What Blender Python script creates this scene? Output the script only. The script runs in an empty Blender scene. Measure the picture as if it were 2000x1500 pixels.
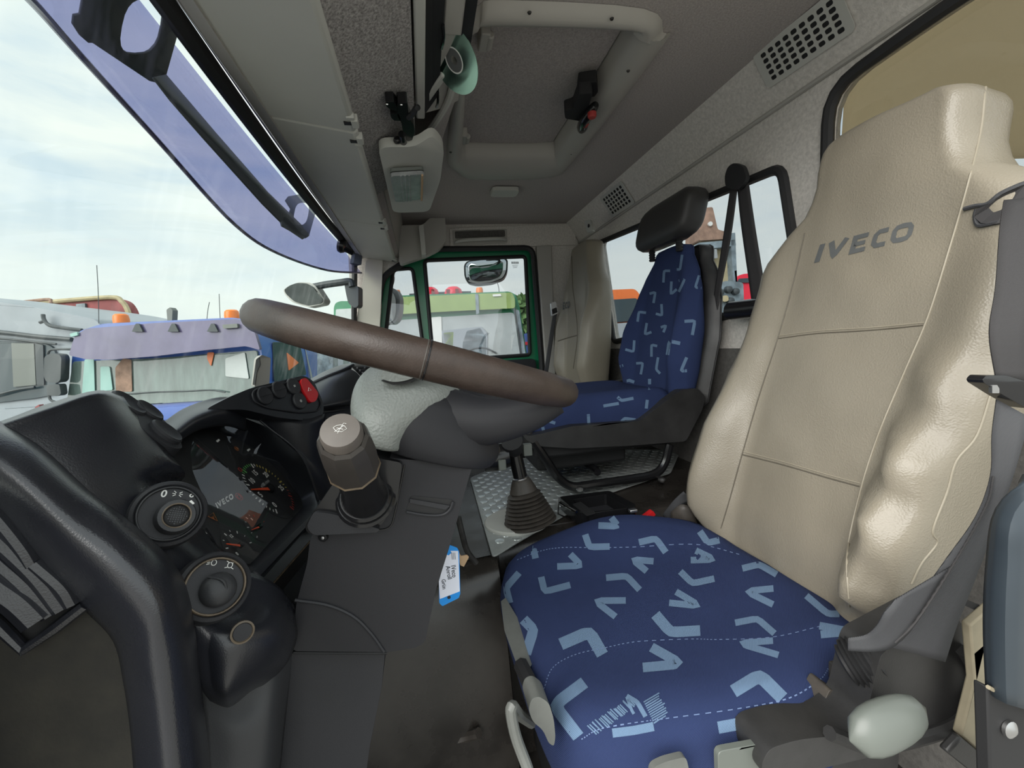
import bpy, bmesh, math, random
from mathutils import Vector, Matrix
from mathutils.bvhtree import BVHTree
from mathutils.geometry import tessellate_polygon
random.seed(7)
V = Vector
C = bpy.context.scene.collection
SC = bpy.context.scene

# ------------------------------------------------------------------ camera
# cab axes: X across the cab (towards the passenger door), Y forward, Z up; origin at the photographer's eye
FPX = 845.0
_x = V((-175.0, -68.0, FPX)); _p2 = _x + V((1000.0, -66.0, 0.0))
AX = _x.normalized()
AZ = _x.cross(_p2).normalized()
if AZ.y > 0: AZ = -AZ
AY = AZ.cross(AX)
AX, AY, AZ = AX, AY, AZ
camd = bpy.data.cameras.new('camera'); cam = bpy.data.objects.new('camera', camd); C.objects.link(cam)
camd.sensor_width = 36.0; camd.lens = FPX / 2000.0 * 36.0; camd.clip_start = 0.02; camd.clip_end = 500
_r = V((AX.x, AY.x, AZ.x)); _u = -V((AX.y, AY.y, AZ.y)); _b = -V((AX.z, AY.z, AZ.z))
cam.matrix_world = Matrix(((_r.x, _u.x, _b.x, 0), (_r.y, _u.y, _b.y, 0), (_r.z, _u.z, _b.z, 0), (0, 0, 0, 1)))
SC.camera = cam
SC.view_settings.view_transform = 'Standard'; SC.view_settings.look = 'None'
SC.view_settings.gamma = 1.0; SC.view_settings.use_curve_mapping = False
SC.view_settings.exposure = 0.0

# ------------------------------------------------------------------ sky and sun
def world():
    w = bpy.data.worlds.new('sky'); SC.world = w; w.use_nodes = True
    nt = w.node_tree; nt.nodes.clear()
    n = lambda t: nt.nodes.new(t); L = nt.links.new
    tc = n('ShaderNodeTexCoord'); sx = n('ShaderNodeSeparateXYZ'); L(tc.outputs['Generated'], sx.inputs[0])
    mp = n('ShaderNodeMapping'); mp.inputs['Scale'].default_value = (1.6, 1.1, 5.0); mp.inputs['Rotation'].default_value = (0.25, 0.2, 0.0)
    L(tc.outputs['Generated'], mp.inputs[0])
    nz = n('ShaderNodeTexNoise'); nz.inputs['Scale'].default_value = 1.7; nz.inputs['Detail'].default_value = 5; nz.inputs['Roughness'].default_value = 0.55
    nz.inputs['Distortion'].default_value = 0.4
    L(mp.outputs[0], nz.inputs['Vector'])
    rp = n('ShaderNodeValToRGB'); L(nz.outputs['Fac'], rp.inputs[0])
    e = rp.color_ramp.elements
    e[0].position = 0.36; e[0].color = (0.66, 0.78, 0.87, 1)
    e[1].position = 0.62; e[1].color = (0.96, 1.0, 0.955, 1)
    m = e.new(0.5); m.color = (0.84, 0.91, 0.92, 1)
    # haze towards the horizon, ground below it
    hz = n('ShaderNodeMapRange'); L(sx.outputs['Z'], hz.inputs['Value'])
    hz.inputs['From Min'].default_value = 0.0; hz.inputs['From Max'].default_value = 0.35; hz.inputs['To Min'].default_value = 0.75; hz.inputs['To Max'].default_value = 0.0
    mx = n('ShaderNodeMix'); mx.data_type = 'RGBA'; L(hz.outputs[0], mx.inputs['Factor']); L(rp.outputs[0], mx.inputs['A']); mx.inputs['B'].default_value = (0.90, 0.945, 0.90, 1)
    gr = n('ShaderNodeMapRange'); L(sx.outputs['Z'], gr.inputs['Value'])
    gr.inputs['From Min'].default_value = -0.03; gr.inputs['From Max'].default_value = 0.0
    m2 = n('ShaderNodeMix'); m2.data_type = 'RGBA'; L(gr.outputs[0], m2.inputs['Factor']); m2.inputs['A'].default_value = (0.42, 0.41, 0.39, 1); L(mx.outputs['Result'], m2.inputs['B'])
    bg = n('ShaderNodeBackground'); L(m2.outputs['Result'], bg.inputs['Color']); bg.inputs['Strength'].default_value = 1.62
    o = n('ShaderNodeOutputWorld'); L(bg.outputs[0], o.inputs[0])
world()
sund = bpy.data.lights.new('sun', 'SUN'); sun = bpy.data.objects.new('sun', sund); C.objects.link(sun)
sund.energy = 5.5; sund.angle = math.radians(60); sund.color = (1.0, 0.97, 0.93)
# veiled sun ahead of the cab on the driver's side, shining in through the windscreen and the open door
_sd = V((0.50, -0.68, -0.55)).normalized()
sun.rotation_euler = _sd.to_track_quat('-Z', 'Y').to_euler()

# ------------------------------------------------------------------ points in the cab
def ray(px, py):
    c = V((px - 1000.0, py - 750.0, FPX)); return V((AX.dot(c), AY.dot(c), AZ.dot(c)))
def at(px, py, X=None, Y=None, Z=None, D=None):
    d = ray(px, py)
    if X is not None: return d * (X / d.x)
    if Y is not None: return d * (Y / d.y)
    if Z is not None: return d * (Z / d.z)
    return d * (D / FPX)
def atp(px, py, p0, n):
    d = ray(px, py); p0 = V(p0); n = V(n); return d * (p0.dot(n) / d.dot(n))

# ------------------------------------------------------------------ materials
class S:
    def __init__(s, nt, k): s.nt = nt; s.k = k
    def _m(s, op, *a):
        n = s.nt.nodes.new('ShaderNodeMath'); n.operation = op
        for i, q in enumerate((s,) + a):
            if isinstance(q, S): s.nt.links.new(q.k, n.inputs[i])
            else: n.inputs[i].default_value = q
        return S(s.nt, n.outputs[0])
    def __add__(s, o): return s._m('ADD', o)
    def __sub__(s, o): return s._m('SUBTRACT', o)
    def __mul__(s, o): return s._m('MULTIPLY', o)
    def sin(s): return s._m('SINE')
    def gt(s, o): return s._m('GREATER_THAN', o)
    def lt(s, o): return s._m('LESS_THAN', o)
MATS = {}
def mat(name, col, rough=0.5, metal=0.0, bump=0.0, bscale=400.0, var=0.0, vscale=6.0, col2=None, coat=0.0, emit=None, spec=0.5, stretch=None, sheen=0.0, trans=0.0, rvar=0.0, kind='noise'):
    m = bpy.data.materials.new(name); m.use_nodes = True; nt = m.node_tree; b = nt.nodes['Principled BSDF']
    b.inputs['Base Color'].default_value = (*col, 1); b.inputs['Roughness'].default_value = rough; b.inputs['Metallic'].default_value = metal
    b.inputs['Specular IOR Level'].default_value = spec
    if coat: b.inputs['Coat Weight'].default_value = coat; b.inputs['Coat Roughness'].default_value = 0.08
    if sheen: b.inputs['Sheen Weight'].default_value = sheen
    if emit: b.inputs['Emission Color'].default_value = (*emit[0], 1); b.inputs['Emission Strength'].default_value = emit[1]
    tc = nt.nodes.new('ShaderNodeTexCoord'); src = tc.outputs['Object']
    if stretch:
        mp = nt.nodes.new('ShaderNodeMapping'); mp.inputs['Scale'].default_value = stretch; nt.links.new(src, mp.inputs[0]); src = mp.outputs[0]
    if var or rvar:
        nz = nt.nodes.new('ShaderNodeTexNoise'); nz.inputs['Scale'].default_value = vscale; nz.inputs['Detail'].default_value = 6; nz.inputs['Roughness'].default_value = 0.65
        nt.links.new(src, nz.inputs['Vector'])
        rp = nt.nodes.new('ShaderNodeMapRange'); nt.links.new(nz.outputs['Fac'], rp.inputs['Value'])
        rp.inputs['From Min'].default_value = 0.35; rp.inputs['From Max'].default_value = 0.68
        if var:
            mx = nt.nodes.new('ShaderNodeMix'); mx.data_type = 'RGBA'; nt.links.new(rp.outputs[0], mx.inputs['Factor'])
            c2 = col2 or tuple(min(1, c * (1 + var)) for c in col); c1 = col if col2 else tuple(c * (1 - var) for c in col)
            mx.inputs['A'].default_value = (*c1, 1); mx.inputs['B'].default_value = (*c2, 1)
            nt.links.new(mx.outputs['Result'], b.inputs['Base Color'])
        if rvar:
            r2 = nt.nodes.new('ShaderNodeMapRange'); nt.links.new(rp.outputs[0], r2.inputs['Value'])
            r2.inputs['To Min'].default_value = max(0.02, rough - rvar); r2.inputs['To Max'].default_value = min(1, rough + rvar)
            nt.links.new(r2.outputs[0], b.inputs['Roughness'])
    if bump:
        if kind == 'voronoi':
            n2 = nt.nodes.new('ShaderNodeTexVoronoi'); n2.inputs['Scale'].default_value = bscale; n2.feature = 'SMOOTH_F1'; out = n2.outputs['Distance']
        elif kind == 'wave':
            n2 = nt.nodes.new('ShaderNodeTexWave'); n2.inputs['Scale'].default_value = bscale; n2.inputs['Distortion'].default_value = 0.3; n2.bands_direction = 'DIAGONAL'; out = n2.outputs['Fac']
        else:
            n2 = nt.nodes.new('ShaderNodeTexNoise'); n2.inputs['Scale'].default_value = bscale; n2.inputs['Detail'].default_value = 2; out = n2.outputs['Fac']
        nt.links.new(src, n2.inputs['Vector'])
        bp = nt.nodes.new('ShaderNodeBump'); bp.inputs['Strength'].default_value = bump; bp.inputs['Distance'].default_value = 0.0015
        nt.links.new(out, bp.inputs['Height']); nt.links.new(bp.outputs[0], b.inputs['Normal'])
    MATS[name] = m; return m
def glass(name, tint, refl=0.05, rough=0.0, streak=0.0):
    m = bpy.data.materials.new(name); m.use_nodes = True; nt = m.node_tree; nt.nodes.clear()
    t = nt.nodes.new('ShaderNodeBsdfTransparent'); t.inputs[0].default_value = (*tint, 1)
    g = nt.nodes.new('ShaderNodeBsdfGlossy'); g.inputs['Roughness'].default_value = rough; g.inputs['Color'].default_value = (0.95, 0.95, 1, 1)
    mx = nt.nodes.new('ShaderNodeMixShader'); mx.inputs[0].default_value = refl
    nt.links.new(t.outputs[0], mx.inputs[1]); nt.links.new(g.outputs[0], mx.inputs[2])
    o = nt.nodes.new('ShaderNodeOutputMaterial')
    if streak:   # dried rain streaks: a faint diffuse film running down the pane
        tc = nt.nodes.new('ShaderNodeTexCoord'); mp = nt.nodes.new('ShaderNodeMapping'); mp.inputs['Scale'].default_value = (26, 26, 1.6)
        nz = nt.nodes.new('ShaderNodeTexNoise'); nz.inputs['Scale'].default_value = 1.0; nz.inputs['Detail'].default_value = 4
        nt.links.new(tc.outputs['Object'], mp.inputs[0]); nt.links.new(mp.outputs[0], nz.inputs['Vector'])
        mr = nt.nodes.new('ShaderNodeMapRange'); mr.inputs['From Min'].default_value = 0.5; mr.inputs['From Max'].default_value = 0.85; mr.inputs['To Max'].default_value = streak
        nt.links.new(nz.outputs['Fac'], mr.inputs['Value'])
        df = nt.nodes.new('ShaderNodeBsdfTranslucent'); df.inputs[0].default_value = (0.8, 0.84, 0.82, 1)
        m2 = nt.nodes.new('ShaderNodeMixShader'); nt.links.new(mr.outputs[0], m2.inputs[0]); nt.links.new(mx.outputs[0], m2.inputs[1]); nt.links.new(df.outputs[0], m2.inputs[2])
        nt.links.new(m2.outputs[0], o.inputs[0])
    else: nt.links.new(mx.outputs[0], o.inputs[0])
    MATS[name] = m; return m

M = MATS
mat('dash_black', (0.015, 0.016, 0.0195), 0.33, bump=0.10, bscale=900, var=0.12, vscale=5)
mat('dash_soft', (0.016, 0.017, 0.022), 0.30, spec=0.75, bump=0.15, bscale=700, var=0.15, vscale=4, rvar=0.05)
mat('panel_grey', (0.025, 0.0255, 0.029), 0.55, spec=0.35, bump=0.12, bscale=900, var=0.08, vscale=4)
mat('column_grey', (0.022, 0.022, 0.025), 0.55, spec=0.28, bump=0.12, bscale=1200)
mat('gloss_black', (0.010, 0.010, 0.011), 0.2, spec=0.5)
mat('matt_black', (0.012, 0.012, 0.013), 0.7)
mat('rubber', (0.016, 0.016, 0.017), 0.6, bump=0.1, bscale=200)
mat('boot_rubber', (0.060, 0.052, 0.045), 0.5, var=0.3, vscale=20, bump=0.1, bscale=300)
mat('leather_rim', (0.044, 0.031, 0.025), 0.42, spec=0.4, bump=0.16, bscale=500, var=0.28, vscale=14, rvar=0.1)
mat('leatherette_grey', (0.22, 0.235, 0.22), 0.42, bump=0.55, bscale=330, kind='voronoi')
mat('beige_cover', (0.250, 0.222, 0.172), 0.36, bump=0.30, bscale=420, kind='voronoi', var=0.05, vscale=3)
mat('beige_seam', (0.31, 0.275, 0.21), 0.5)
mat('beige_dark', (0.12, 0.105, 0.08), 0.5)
mat('navy', (0.026, 0.040, 0.108), 0.9, bump=0.5, bscale=260, kind='wave', spec=0.2, var=0.06, vscale=8)
mat('motif', (0.135, 0.215, 0.335), 0.9, bump=0.5, bscale=260, kind='wave')
mat('thread', (0.14, 0.20, 0.36), 0.8)
mat('headlining', (0.40, 0.365, 0.345), 0.95, bump=0.4, bscale=500, var=0.22, vscale=260)
mat('fabric_speckle', (0.30, 0.285, 0.275), 0.95, bump=0.5, bscale=420, var=0.5, vscale=240)
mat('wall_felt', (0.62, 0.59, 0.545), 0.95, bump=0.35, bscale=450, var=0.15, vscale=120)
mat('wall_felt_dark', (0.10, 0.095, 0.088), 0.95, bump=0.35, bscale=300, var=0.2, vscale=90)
mat('trim_grey', (0.50, 0.50, 0.46), 0.55, bump=0.08, bscale=600, var=0.04, vscale=3)
mat('trim_grey_dark', (0.40, 0.385, 0.35), 0.55, bump=0.08, bscale=600)
mat('pillar_cream', (0.60, 0.57, 0.50), 0.6, bump=0.1, bscale=500)
mat('door_green', (0.010, 0.19, 0.085), 0.25, coat=0.3)
mat('charcoal_vinyl', (0.036, 0.034, 0.033), 0.5, bump=0.2, bscale=600)
mat('floor_rubber', (0.025, 0.022, 0.020), 0.5, var=0.5, vscale=7, bump=0.15, bscale=120, rvar=0.15)
mat('tunnel_vinyl', (0.031, 0.027, 0.0235), 0.30, var=0.35, vscale=9, rvar=0.08)
mat('tread_mat', (0.36, 0.38, 0.37), 0.34, 0.15, bump=0.15, bscale=300, var=0.15, vscale=10)
mat('stud', (0.52, 0.55, 0.54), 0.25, 0.5)
mat('chrome', (0.8, 0.8, 0.8), 0.12, 1.0)
mat('mirror', (0.50, 0.54, 0.55), 0.02, 1.0)
mat('mirror_dim', (0.22, 0.25, 0.255), 0.06, 1.0)
mat('steel', (0.5, 0.5, 0.5), 0.35, 1.0)
mat('seat_lever_grey', (0.13, 0.135, 0.125), 0.45, var=0.15, vscale=12)
mat('pale_grey', (0.13, 0.143, 0.128), 0.4)
mat('seat_shell', (0.026, 0.0255, 0.0255), 0.45, var=0.3, vscale=9, bump=0.1, bscale=400)
mat('mech_dark', (0.028, 0.026, 0.024), 0.6, var=0.6, vscale=25)
mat('webbing', (0.05, 0.051, 0.055), 0.7, bump=0.35, bscale=350, kind='wave')
mat('webbing_dark', (0.035, 0.033, 0.034), 0.75, bump=0.35, bscale=350, kind='wave')
mat('seal_blue', (0.032, 0.042, 0.052), 0.45, var=0.1, vscale=5)
mat('tan_board', (0.34, 0.285, 0.205), 0.8, var=0.12, vscale=4)
mat('wall_tan', (0.30, 0.26, 0.18), 0.8, var=0.2, vscale=6)
mat('red', (0.62, 0.018, 0.022), 0.3)
mat('orange_red', (0.85, 0.10, 0.03), 0.4)
mat('white_print', (0.75, 0.75, 0.72), 0.6)
mat('print_grey', (0.10, 0.105, 0.105), 0.7)
mat('print_red', (0.35, 0.035, 0.03), 0.6)
mat('print_orange', (0.32, 0.11, 0.035), 0.6)
mat('print_yellow', (0.55, 0.42, 0.08), 0.6)
mat('print_green', (0.12, 0.42, 0.10), 0.6)
mat('dial_face', (0.020, 0.020, 0.021), 0.5)
mat('tag_white', (0.84, 0.86, 0.97), 0.45)
mat('tag_blue', (0.0, 0.29, 0.84), 0.4)
mat('ink', (0.01, 0.01, 0.015), 0.6)
mat('wood_tag', (0.50, 0.33, 0.19), 0.6)
mat('knob_grey', (0.034, 0.035, 0.038), 0.45, spec=0.4, bump=0.1, bscale=700)
mat('knob_worn', (0.13, 0.098, 0.065), 0.4, var=0.3, vscale=60)
mat('stalk_grey', (0.045, 0.040, 0.036), 0.38, var=0.12, vscale=20)
mat('stalk_top', (0.115, 0.100, 0.088), 0.45, var=0.1, vscale=30)
glass('windscreen_glass', (0.615, 0.655, 0.635), 0.05, streak=0.05)
glass('side_glass', (0.66, 0.68, 0.69), 0.06)
glass('visor_tint', (0.60, 0.60, 0.76), 0.05)
glass('cluster_glass', (0.95, 0.95, 0.95), 0.085)
mat('lamp_lens', (0.30, 0.31, 0.31), 0.30, var=0.25, vscale=30)
glass('truck_glass', (0.55, 0.62, 0.60), 0.25)

def curtain(m):      # light shining through the tan board
    nt = m.node_tree; b = nt.nodes['Principled BSDF']; o = nt.nodes['Material Output']
    t = nt.nodes.new('ShaderNodeBsdfTranslucent'); t.inputs[0].default_value = (0.82, 0.72, 0.55, 1)
    mx = nt.nodes.new('ShaderNodeMixShader'); mx.inputs[0].default_value = 0.85
    nt.links.new(b.outputs[0], mx.inputs[1]); nt.links.new(t.outputs[0], mx.inputs[2]); nt.links.new(mx.outputs[0], o.inputs[0])
curtain(MATS['tan_board'])
# ------------------------------------------------------------------ geometry helpers (each returns (verts, faces))
def cr(pts, n, closed=False):
    P = [V(p) for p in pts]; N = len(P); out = []
    segs = N if closed else N - 1
    for i in range(segs):
        if closed: a, b, c, d = P[(i - 1) % N], P[i], P[(i + 1) % N], P[(i + 2) % N]
        else:
            b, c = P[i], P[i + 1]; a = P[i - 1] if i > 0 else b * 2 - c; d = P[i + 2] if i + 2 < N else c * 2 - b
        for k in range(n):
            t = k / n
            out.append(0.5 * ((2 * b) + (c - a) * t + (2 * a - 5 * b + 4 * c - d) * t * t + (3 * b - a - 3 * c + d) * t ** 3))
    if not closed: out.append(P[-1].copy())
    return out
def join(*gs):
    v, f = [], []
    for g in gs:
        o = len(v); v += list(g[0]); f += [tuple(i + o for i in q) for q in g[1]]
    return v, f
def grid(rows, closed_u=False, flip=False):
    R, K = len(rows), len(rows[0]); v = [p for r in rows for p in r]; f = []
    for i in range(R - 1):
        for j in range(K if closed_u else K - 1):
            a, b = i * K + j, i * K + (j + 1) % K
            f.append((a, b, b + K, a + K) if not flip else (a, a + K, b + K, b))
    return v, f
def crgrid(rows, nu=5, nv=5):
    r1 = [cr(r, nu) for r in rows]
    cols = [cr([r[j] for r in r1], nv) for j in range(len(r1[0]))]
    return grid([[c[i] for c in cols] for i in range(len(cols[0]))])
def patch(rows, nu=5, nv=5):           # control rows of (px, py, X): points of the real surface at lateral distance X
    return crgrid([[at(p[0], p[1], X=p[2]) for p in r] for r in rows], nu, nv)
def loft(rings, cap=True):
    v, f = grid(rings, True); K = len(rings[0])
    if cap:
        f.append(tuple(reversed(range(K)))); f.append(tuple(range(len(v) - K, len(v))))
    return v, f
def frame_axes(d):
    d = V(d).normalized(); h = V((0, 0, 1)) if abs(d.z) < 0.9 else V((1, 0, 0))
    a = d.cross(h).normalized(); return a, a.cross(d).normalized(), d
def tube(path, r, n=10, closed=False, flat=None):
    P = [V(p) for p in path]; N = len(P); rings = []; prev = None
    for i in range(N):
        if closed: d = P[(i + 1) % N] - P[(i - 1) % N]
        else: d = P[min(i + 1, N - 1)] - P[max(i - 1, 0)]
        a, b, d = frame_axes(d)
        if prev is not None:
            a = (prev - d * prev.dot(d)).normalized(); b = d.cross(a) * -1
            b = a.cross(d).normalized()
        prev = a
        rr = r[i] if isinstance(r, (list, tuple)) else r
        rings.append([P[i] + a * math.cos(t) * rr + b * math.sin(t) * rr for t in (2 * math.pi * k / n for k in range(n))])
    if closed: rings.append(rings[0]); return loft(rings, False)
    return loft(rings)
def lathe(prof, o, axis, n=24, ring=False):
    if ring: prof = list(prof) + [prof[0]]
    a, b, d = frame_axes(axis); o = V(o); rings = []
    for r, h in prof: rings.append([o + d * h + (a * math.cos(t) + b * math.sin(t)) * max(r, 1e-5) for t in (2 * math.pi * k / n for k in range(n))])
    return loft(rings, not (ring or prof[0] == prof[-1]))
def box(c, s, ax=None):
    c = V(c); ax = ax or (V((1, 0, 0)), V((0, 1, 0)), V((0, 0, 1)))
    v = [c + ax[0] * (i * s[0] / 2) + ax[1] * (j * s[1] / 2) + ax[2] * (k * s[2] / 2) for i in (-1, 1) for j in (-1, 1) for k in (-1, 1)]
    return v, [(0, 1, 3, 2), (4, 6, 7, 5), (0, 4, 5, 1), (2, 3, 7, 6), (0, 2, 6, 4), (1, 5, 7, 3)]
def plate(outer, ext, holes=()):
    ext = V(ext); loops = [[V(p) for p in outer]] + [[V(p) for p in h] for h in holes]
    tri = tessellate_polygon(loops); v = [p for l in loops for p in l]; n = len(v)
    v2 = v + [p + ext for p in v]; f = [tuple(t) for t in tri] + [tuple(i + n for i in reversed(t)) for t in tri]
    o = 0
    for l in loops:
        k = len(l)
        for i in range(k): f.append((o + i, o + (i + 1) % k, o + (i + 1) % k + n, o + i + n))
        o += k
    return v2, f
def prism(pts, ext): return plate(pts, ext)
def rrect(o, a, b, w, h, r, n=5):
    o, a, b = V(o), V(a).normalized(), V(b).normalized(); out = []
    for cx, cy, t0 in ((w / 2 - r, h / 2 - r, 0), (-w / 2 + r, h / 2 - r, 90), (-w / 2 + r, -h / 2 + r, 180), (w / 2 - r, -h / 2 + r, 270)):
        for k in range(n + 1):
            t = math.radians(t0 + 90 * k / n); out.append(o + a * (cx + r * math.cos(t)) + b * (cy + r * math.sin(t)))
    return out
def ring_pts(o, axis, r, n=24, ry=None):
    a, b, d = frame_axes(axis); return [V(o) + a * math.cos(t) * r + b * math.sin(t) * (ry or r) for t in (2 * math.pi * k / n for k in range(n))]
def rpoly(pts, r, n=4):   # polygon with rounded corners
    P = [V(p) for p in pts]; N = len(P); out = []
    for i in range(N):
        a, b, c = P[i - 1], P[i], P[(i + 1) % N]
        q = min(r, (a - b).length * 0.45, (c - b).length * 0.45)
        s, e = b + (a - b).normalized() * q, b + (c - b).normalized() * q
        for k in range(n + 1):
            t = k / n; out.append(s * (1 - t) ** 2 + b * 2 * t * (1 - t) + e * t * t)
    return out
def text(s, o, xd, yd, size, off=0.0, lift=0.0003, width=1.0, shear=0.0):
    cu = bpy.data.curves.new('t', 'FONT'); cu.body = s; cu.size = 1.0; cu.offset = off; cu.resolution_u = 3; cu.shear = shear
    ob = bpy.data.objects.new('t', cu); C.objects.link(ob); bpy.context.view_layer.update()
    me = ob.evaluated_get(bpy.context.evaluated_depsgraph_get()).to_mesh()
    vs = [v.co.copy() for v in me.vertices]; fs = [tuple(p.vertices) for p in me.polygons]
    bpy.data.objects.remove(ob); bpy.data.curves.remove(cu)
    xs = [v.x for v in vs]; mx = (min(xs) + max(xs)) / 2
    xd, yd = V(xd).normalized(), V(yd).normalized(); nn = xd.cross(yd)
    return [V(o) + xd * ((v.x - mx) * size * width) + yd * ((v.y - 0.35) * size) + nn * lift for v in vs], fs

# ------------------------------------------------------------------ objects
ORG = {}
def thing(name, label, cat, loc, group=None):
    o = bpy.data.objects.new(name, None); C.objects.link(o); o.location = loc; o.empty_display_size = 0.05
    o['label'] = label; o['category'] = cat
    if group: o['group'] = group
    ORG[o.name] = V(loc); return o
def obj(name, geo, m, parent=None, smooth=True, bevel=0.0, bseg=2, solid=0.0, sub=0, label=None, cat=None, group=None, kind=None, angle=35, soff=-1.0):
    vs, fs = geo
    if parent is not None: org = ORG[parent.name]
    else:
        xs, ys, zs = [v[0] for v in vs], [v[1] for v in vs], [v[2] for v in vs]
        org = V(((min(xs) + max(xs)) / 2, (min(ys) + max(ys)) / 2, min(zs)))
    me = bpy.data.meshes.new(name); me.from_pydata([tuple(V(v) - org) for v in vs], [], [tuple(f) for f in fs])
    bm = bmesh.new(); bm.from_mesh(me); bmesh.ops.recalc_face_normals(bm, faces=bm.faces); bm.to_mesh(me); bm.free()
    me.materials.append(MATS[m] if isinstance(m, str) else m)
    o = bpy.data.objects.new(name, me); C.objects.link(o)
    if parent is not None: o.parent = parent
    else: o.location = org
    ORG[o.name] = org
    if smooth:
        me.polygons.foreach_set('use_smooth', [True] * len(me.polygons))
        if angle: me.set_sharp_from_angle(angle=math.radians(angle))
    if solid:
        q = o.modifiers.new('s', 'SOLIDIFY'); q.thickness = solid; q.offset = soff
    if bevel:
        q = o.modifiers.new('b', 'BEVEL'); q.width = bevel; q.segments = bseg; q.limit_method = 'ANGLE'; q.angle_limit = math.radians(40); q.use_clamp_overlap = True; q.harden_normals = False
        me.polygons.foreach_set('use_smooth', [True] * len(me.polygons))
    if sub:
        q = o.modifiers.new('u', 'SUBSURF'); q.levels = sub; q.render_levels = sub
    if label: o['label'] = label
    if cat: o['category'] = cat
    if group: o['group'] = group
    if kind: o['kind'] = kind
    return o
def struct(name, geo, m, parent=None, **k):
    return obj(name, geo, m, parent, kind='structure' if parent is None else None, **k)
def bvh_of(*obs):
    bpy.context.view_layer.update(); dg = bpy.context.evaluated_depsgraph_get(); vs, fs = [], []
    for o in obs:
        ev = o.evaluated_get(dg); me = ev.to_mesh(); n = len(vs); mw = o.matrix_world
        vs += [mw @ v.co for v in me.vertices]; fs += [tuple(i + n for i in p.vertices) for p in me.polygons]; ev.to_mesh_clear()
    return BVHTree.FromPolygons(vs, fs)
def hit(b, px, py, lift=0.0006):
    d = ray(px, py).normalized(); h = b.ray_cast(V((0, 0, 0)), d)
    if h[0] is None: return None
    n = h[1] if h[1].dot(d) < 0 else -h[1]
    return h[0] + n * lift
def strip2d(pts, w, step=6.0):       # a ribbon in the plane of the print
    P = [V((p[0], p[1])) for p in pts]; out = [P[0]]
    for a, b in zip(P, P[1:]):
        k = max(1, int((b - a).length / step))
        out += [a + (b - a) * (i / k) for i in range(1, k + 1)]
    L, R = [], []
    for i, p in enumerate(out):
        d = (out[min(i + 1, len(out) - 1)] - out[max(i - 1, 0)]).normalized(); n = V((-d.y, d.x)) * (w / 2); L.append(p + n); R.append(p - n)
    return L, R
def drape(b, L, R, lift=0.0006, cross=3):   # print laid on the cloth
    v, f = [], []; prev = None
    for l, r in zip(L, R):
        row = [hit(b, *(l + (r - l) * (k / cross)), lift=lift) for k in range(cross + 1)]
        if any(p is None for p in row): prev = None; continue
        if prev is not None and max((p - q).length for p, q in zip(row, prev)) > 0.06: prev = None
        i0 = len(v); v += row
        if prev is not None:
            for k in range(cross): f.append((i0 - cross - 1 + k, i0 - cross + k, i0 + k + 1, i0 + k))
        prev = row
    return v, f
def vmark(e1, ap, e2):              # woven tick: two arms with a rounded apex
    a, m, b = V(e1), V(ap), V(e2); q = 0.22
    s, e = m + (a - m) * q, m + (b - m) * q
    return [a, s, m * 0.62 + (s + e) * 0.19, e, b]
# ================================================================== THE CAB SHELL
K = 1.1
XR, YB, ZC = 2.42, -0.935, 0.66          # passenger wall, rear wall, roof lining
XL = 0.27                                # driver's door opening
ZT, ZF = -0.475, -0.95                   # engine tunnel top, floor
# roof lining with the hatch opening
HX, HY, HW, HH = 1.312, -0.402, 0.80, 0.46
hole = [at(a, b, Z=ZC) for a, b in ((912, 55), (932, 30), (965, 20), (1230, 32), (1255, 60), (1248, 90), (1104, 296), (1066, 322), (928, 324), (898, 312), (890, 295), (895, 215), (906, 100))]
ceiling = struct('ceiling', plate([(XL, -0.86, ZC), (XR, -0.86, ZC), (XR, 0.30, ZC), (XL, 0.30, ZC)], (0, 0, 0.012), [hole]), 'headlining', smooth=False)
struct('roof', plate([(XL - 0.03, YB - 0.06, ZC + 0.09), (XR + 0.06, YB - 0.06, ZC + 0.09), (XR + 0.06, 0.36, ZC + 0.09), (XL - 0.03, 0.36, ZC + 0.09)], (0, 0, 0.02)), 'door_green', smooth=False)
# sloping panel between roof and rear wall
struct('trim_1', prism([(XL, -0.86, ZC), (XL, YB, 0.55), (XL, YB - 0.03, 0.55), (XL, YB - 0.03, ZC + 0.03), (XL, -0.86, ZC + 0.03)], (XR - XL, 0, 0)), 'wall_felt', smooth=False)
struct('trim_2', tube([(XL, YB + 0.004, 0.55), (XR, YB + 0.004, 0.55)], 0.006, 8), 'trim_grey_dark')
# rear wall with its two windows
def rp(px, py): return at(px, py, Y=YB)
W1 = [rp(1172, 474), rp(1530, 326), rp(1566, 560), rp(1560, 590), rp(1440, 612), rp(1200, 668)]
w1 = rpoly(W1, 0.035)
zt = rp(1640, 172).z
W2 = [V((0.86, YB, 0.10)), rp(1622, 176), rp(1838, 22), V((0.34, YB, rp(1838, 22).z)), V((0.34, YB, 0.10))]
w2 = rpoly(W2, 0.07)
struct('wall_rear', plate([(XL, YB, 0.55), (XR, YB, 0.55), (XR, YB, ZF), (XL, YB, ZF)], (0, -0.03, 0), [w1, w2]), 'wall_felt', smooth=False)
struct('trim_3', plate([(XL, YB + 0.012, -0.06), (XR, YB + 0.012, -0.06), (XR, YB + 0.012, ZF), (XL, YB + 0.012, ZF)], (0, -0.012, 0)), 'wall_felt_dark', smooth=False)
for i, w in enumerate((w1, w2)):
    f = struct('window_%d' % (i + 1), tube([p + V((0, 0.004, 0)) for p in w], 0.013, 8, closed=True), 'rubber')
    obj('pane', plate([p + V((0, -0.018, 0)) for p in w], (0, -0.004, 0)), 'side_glass', f, smooth=False)

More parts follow.
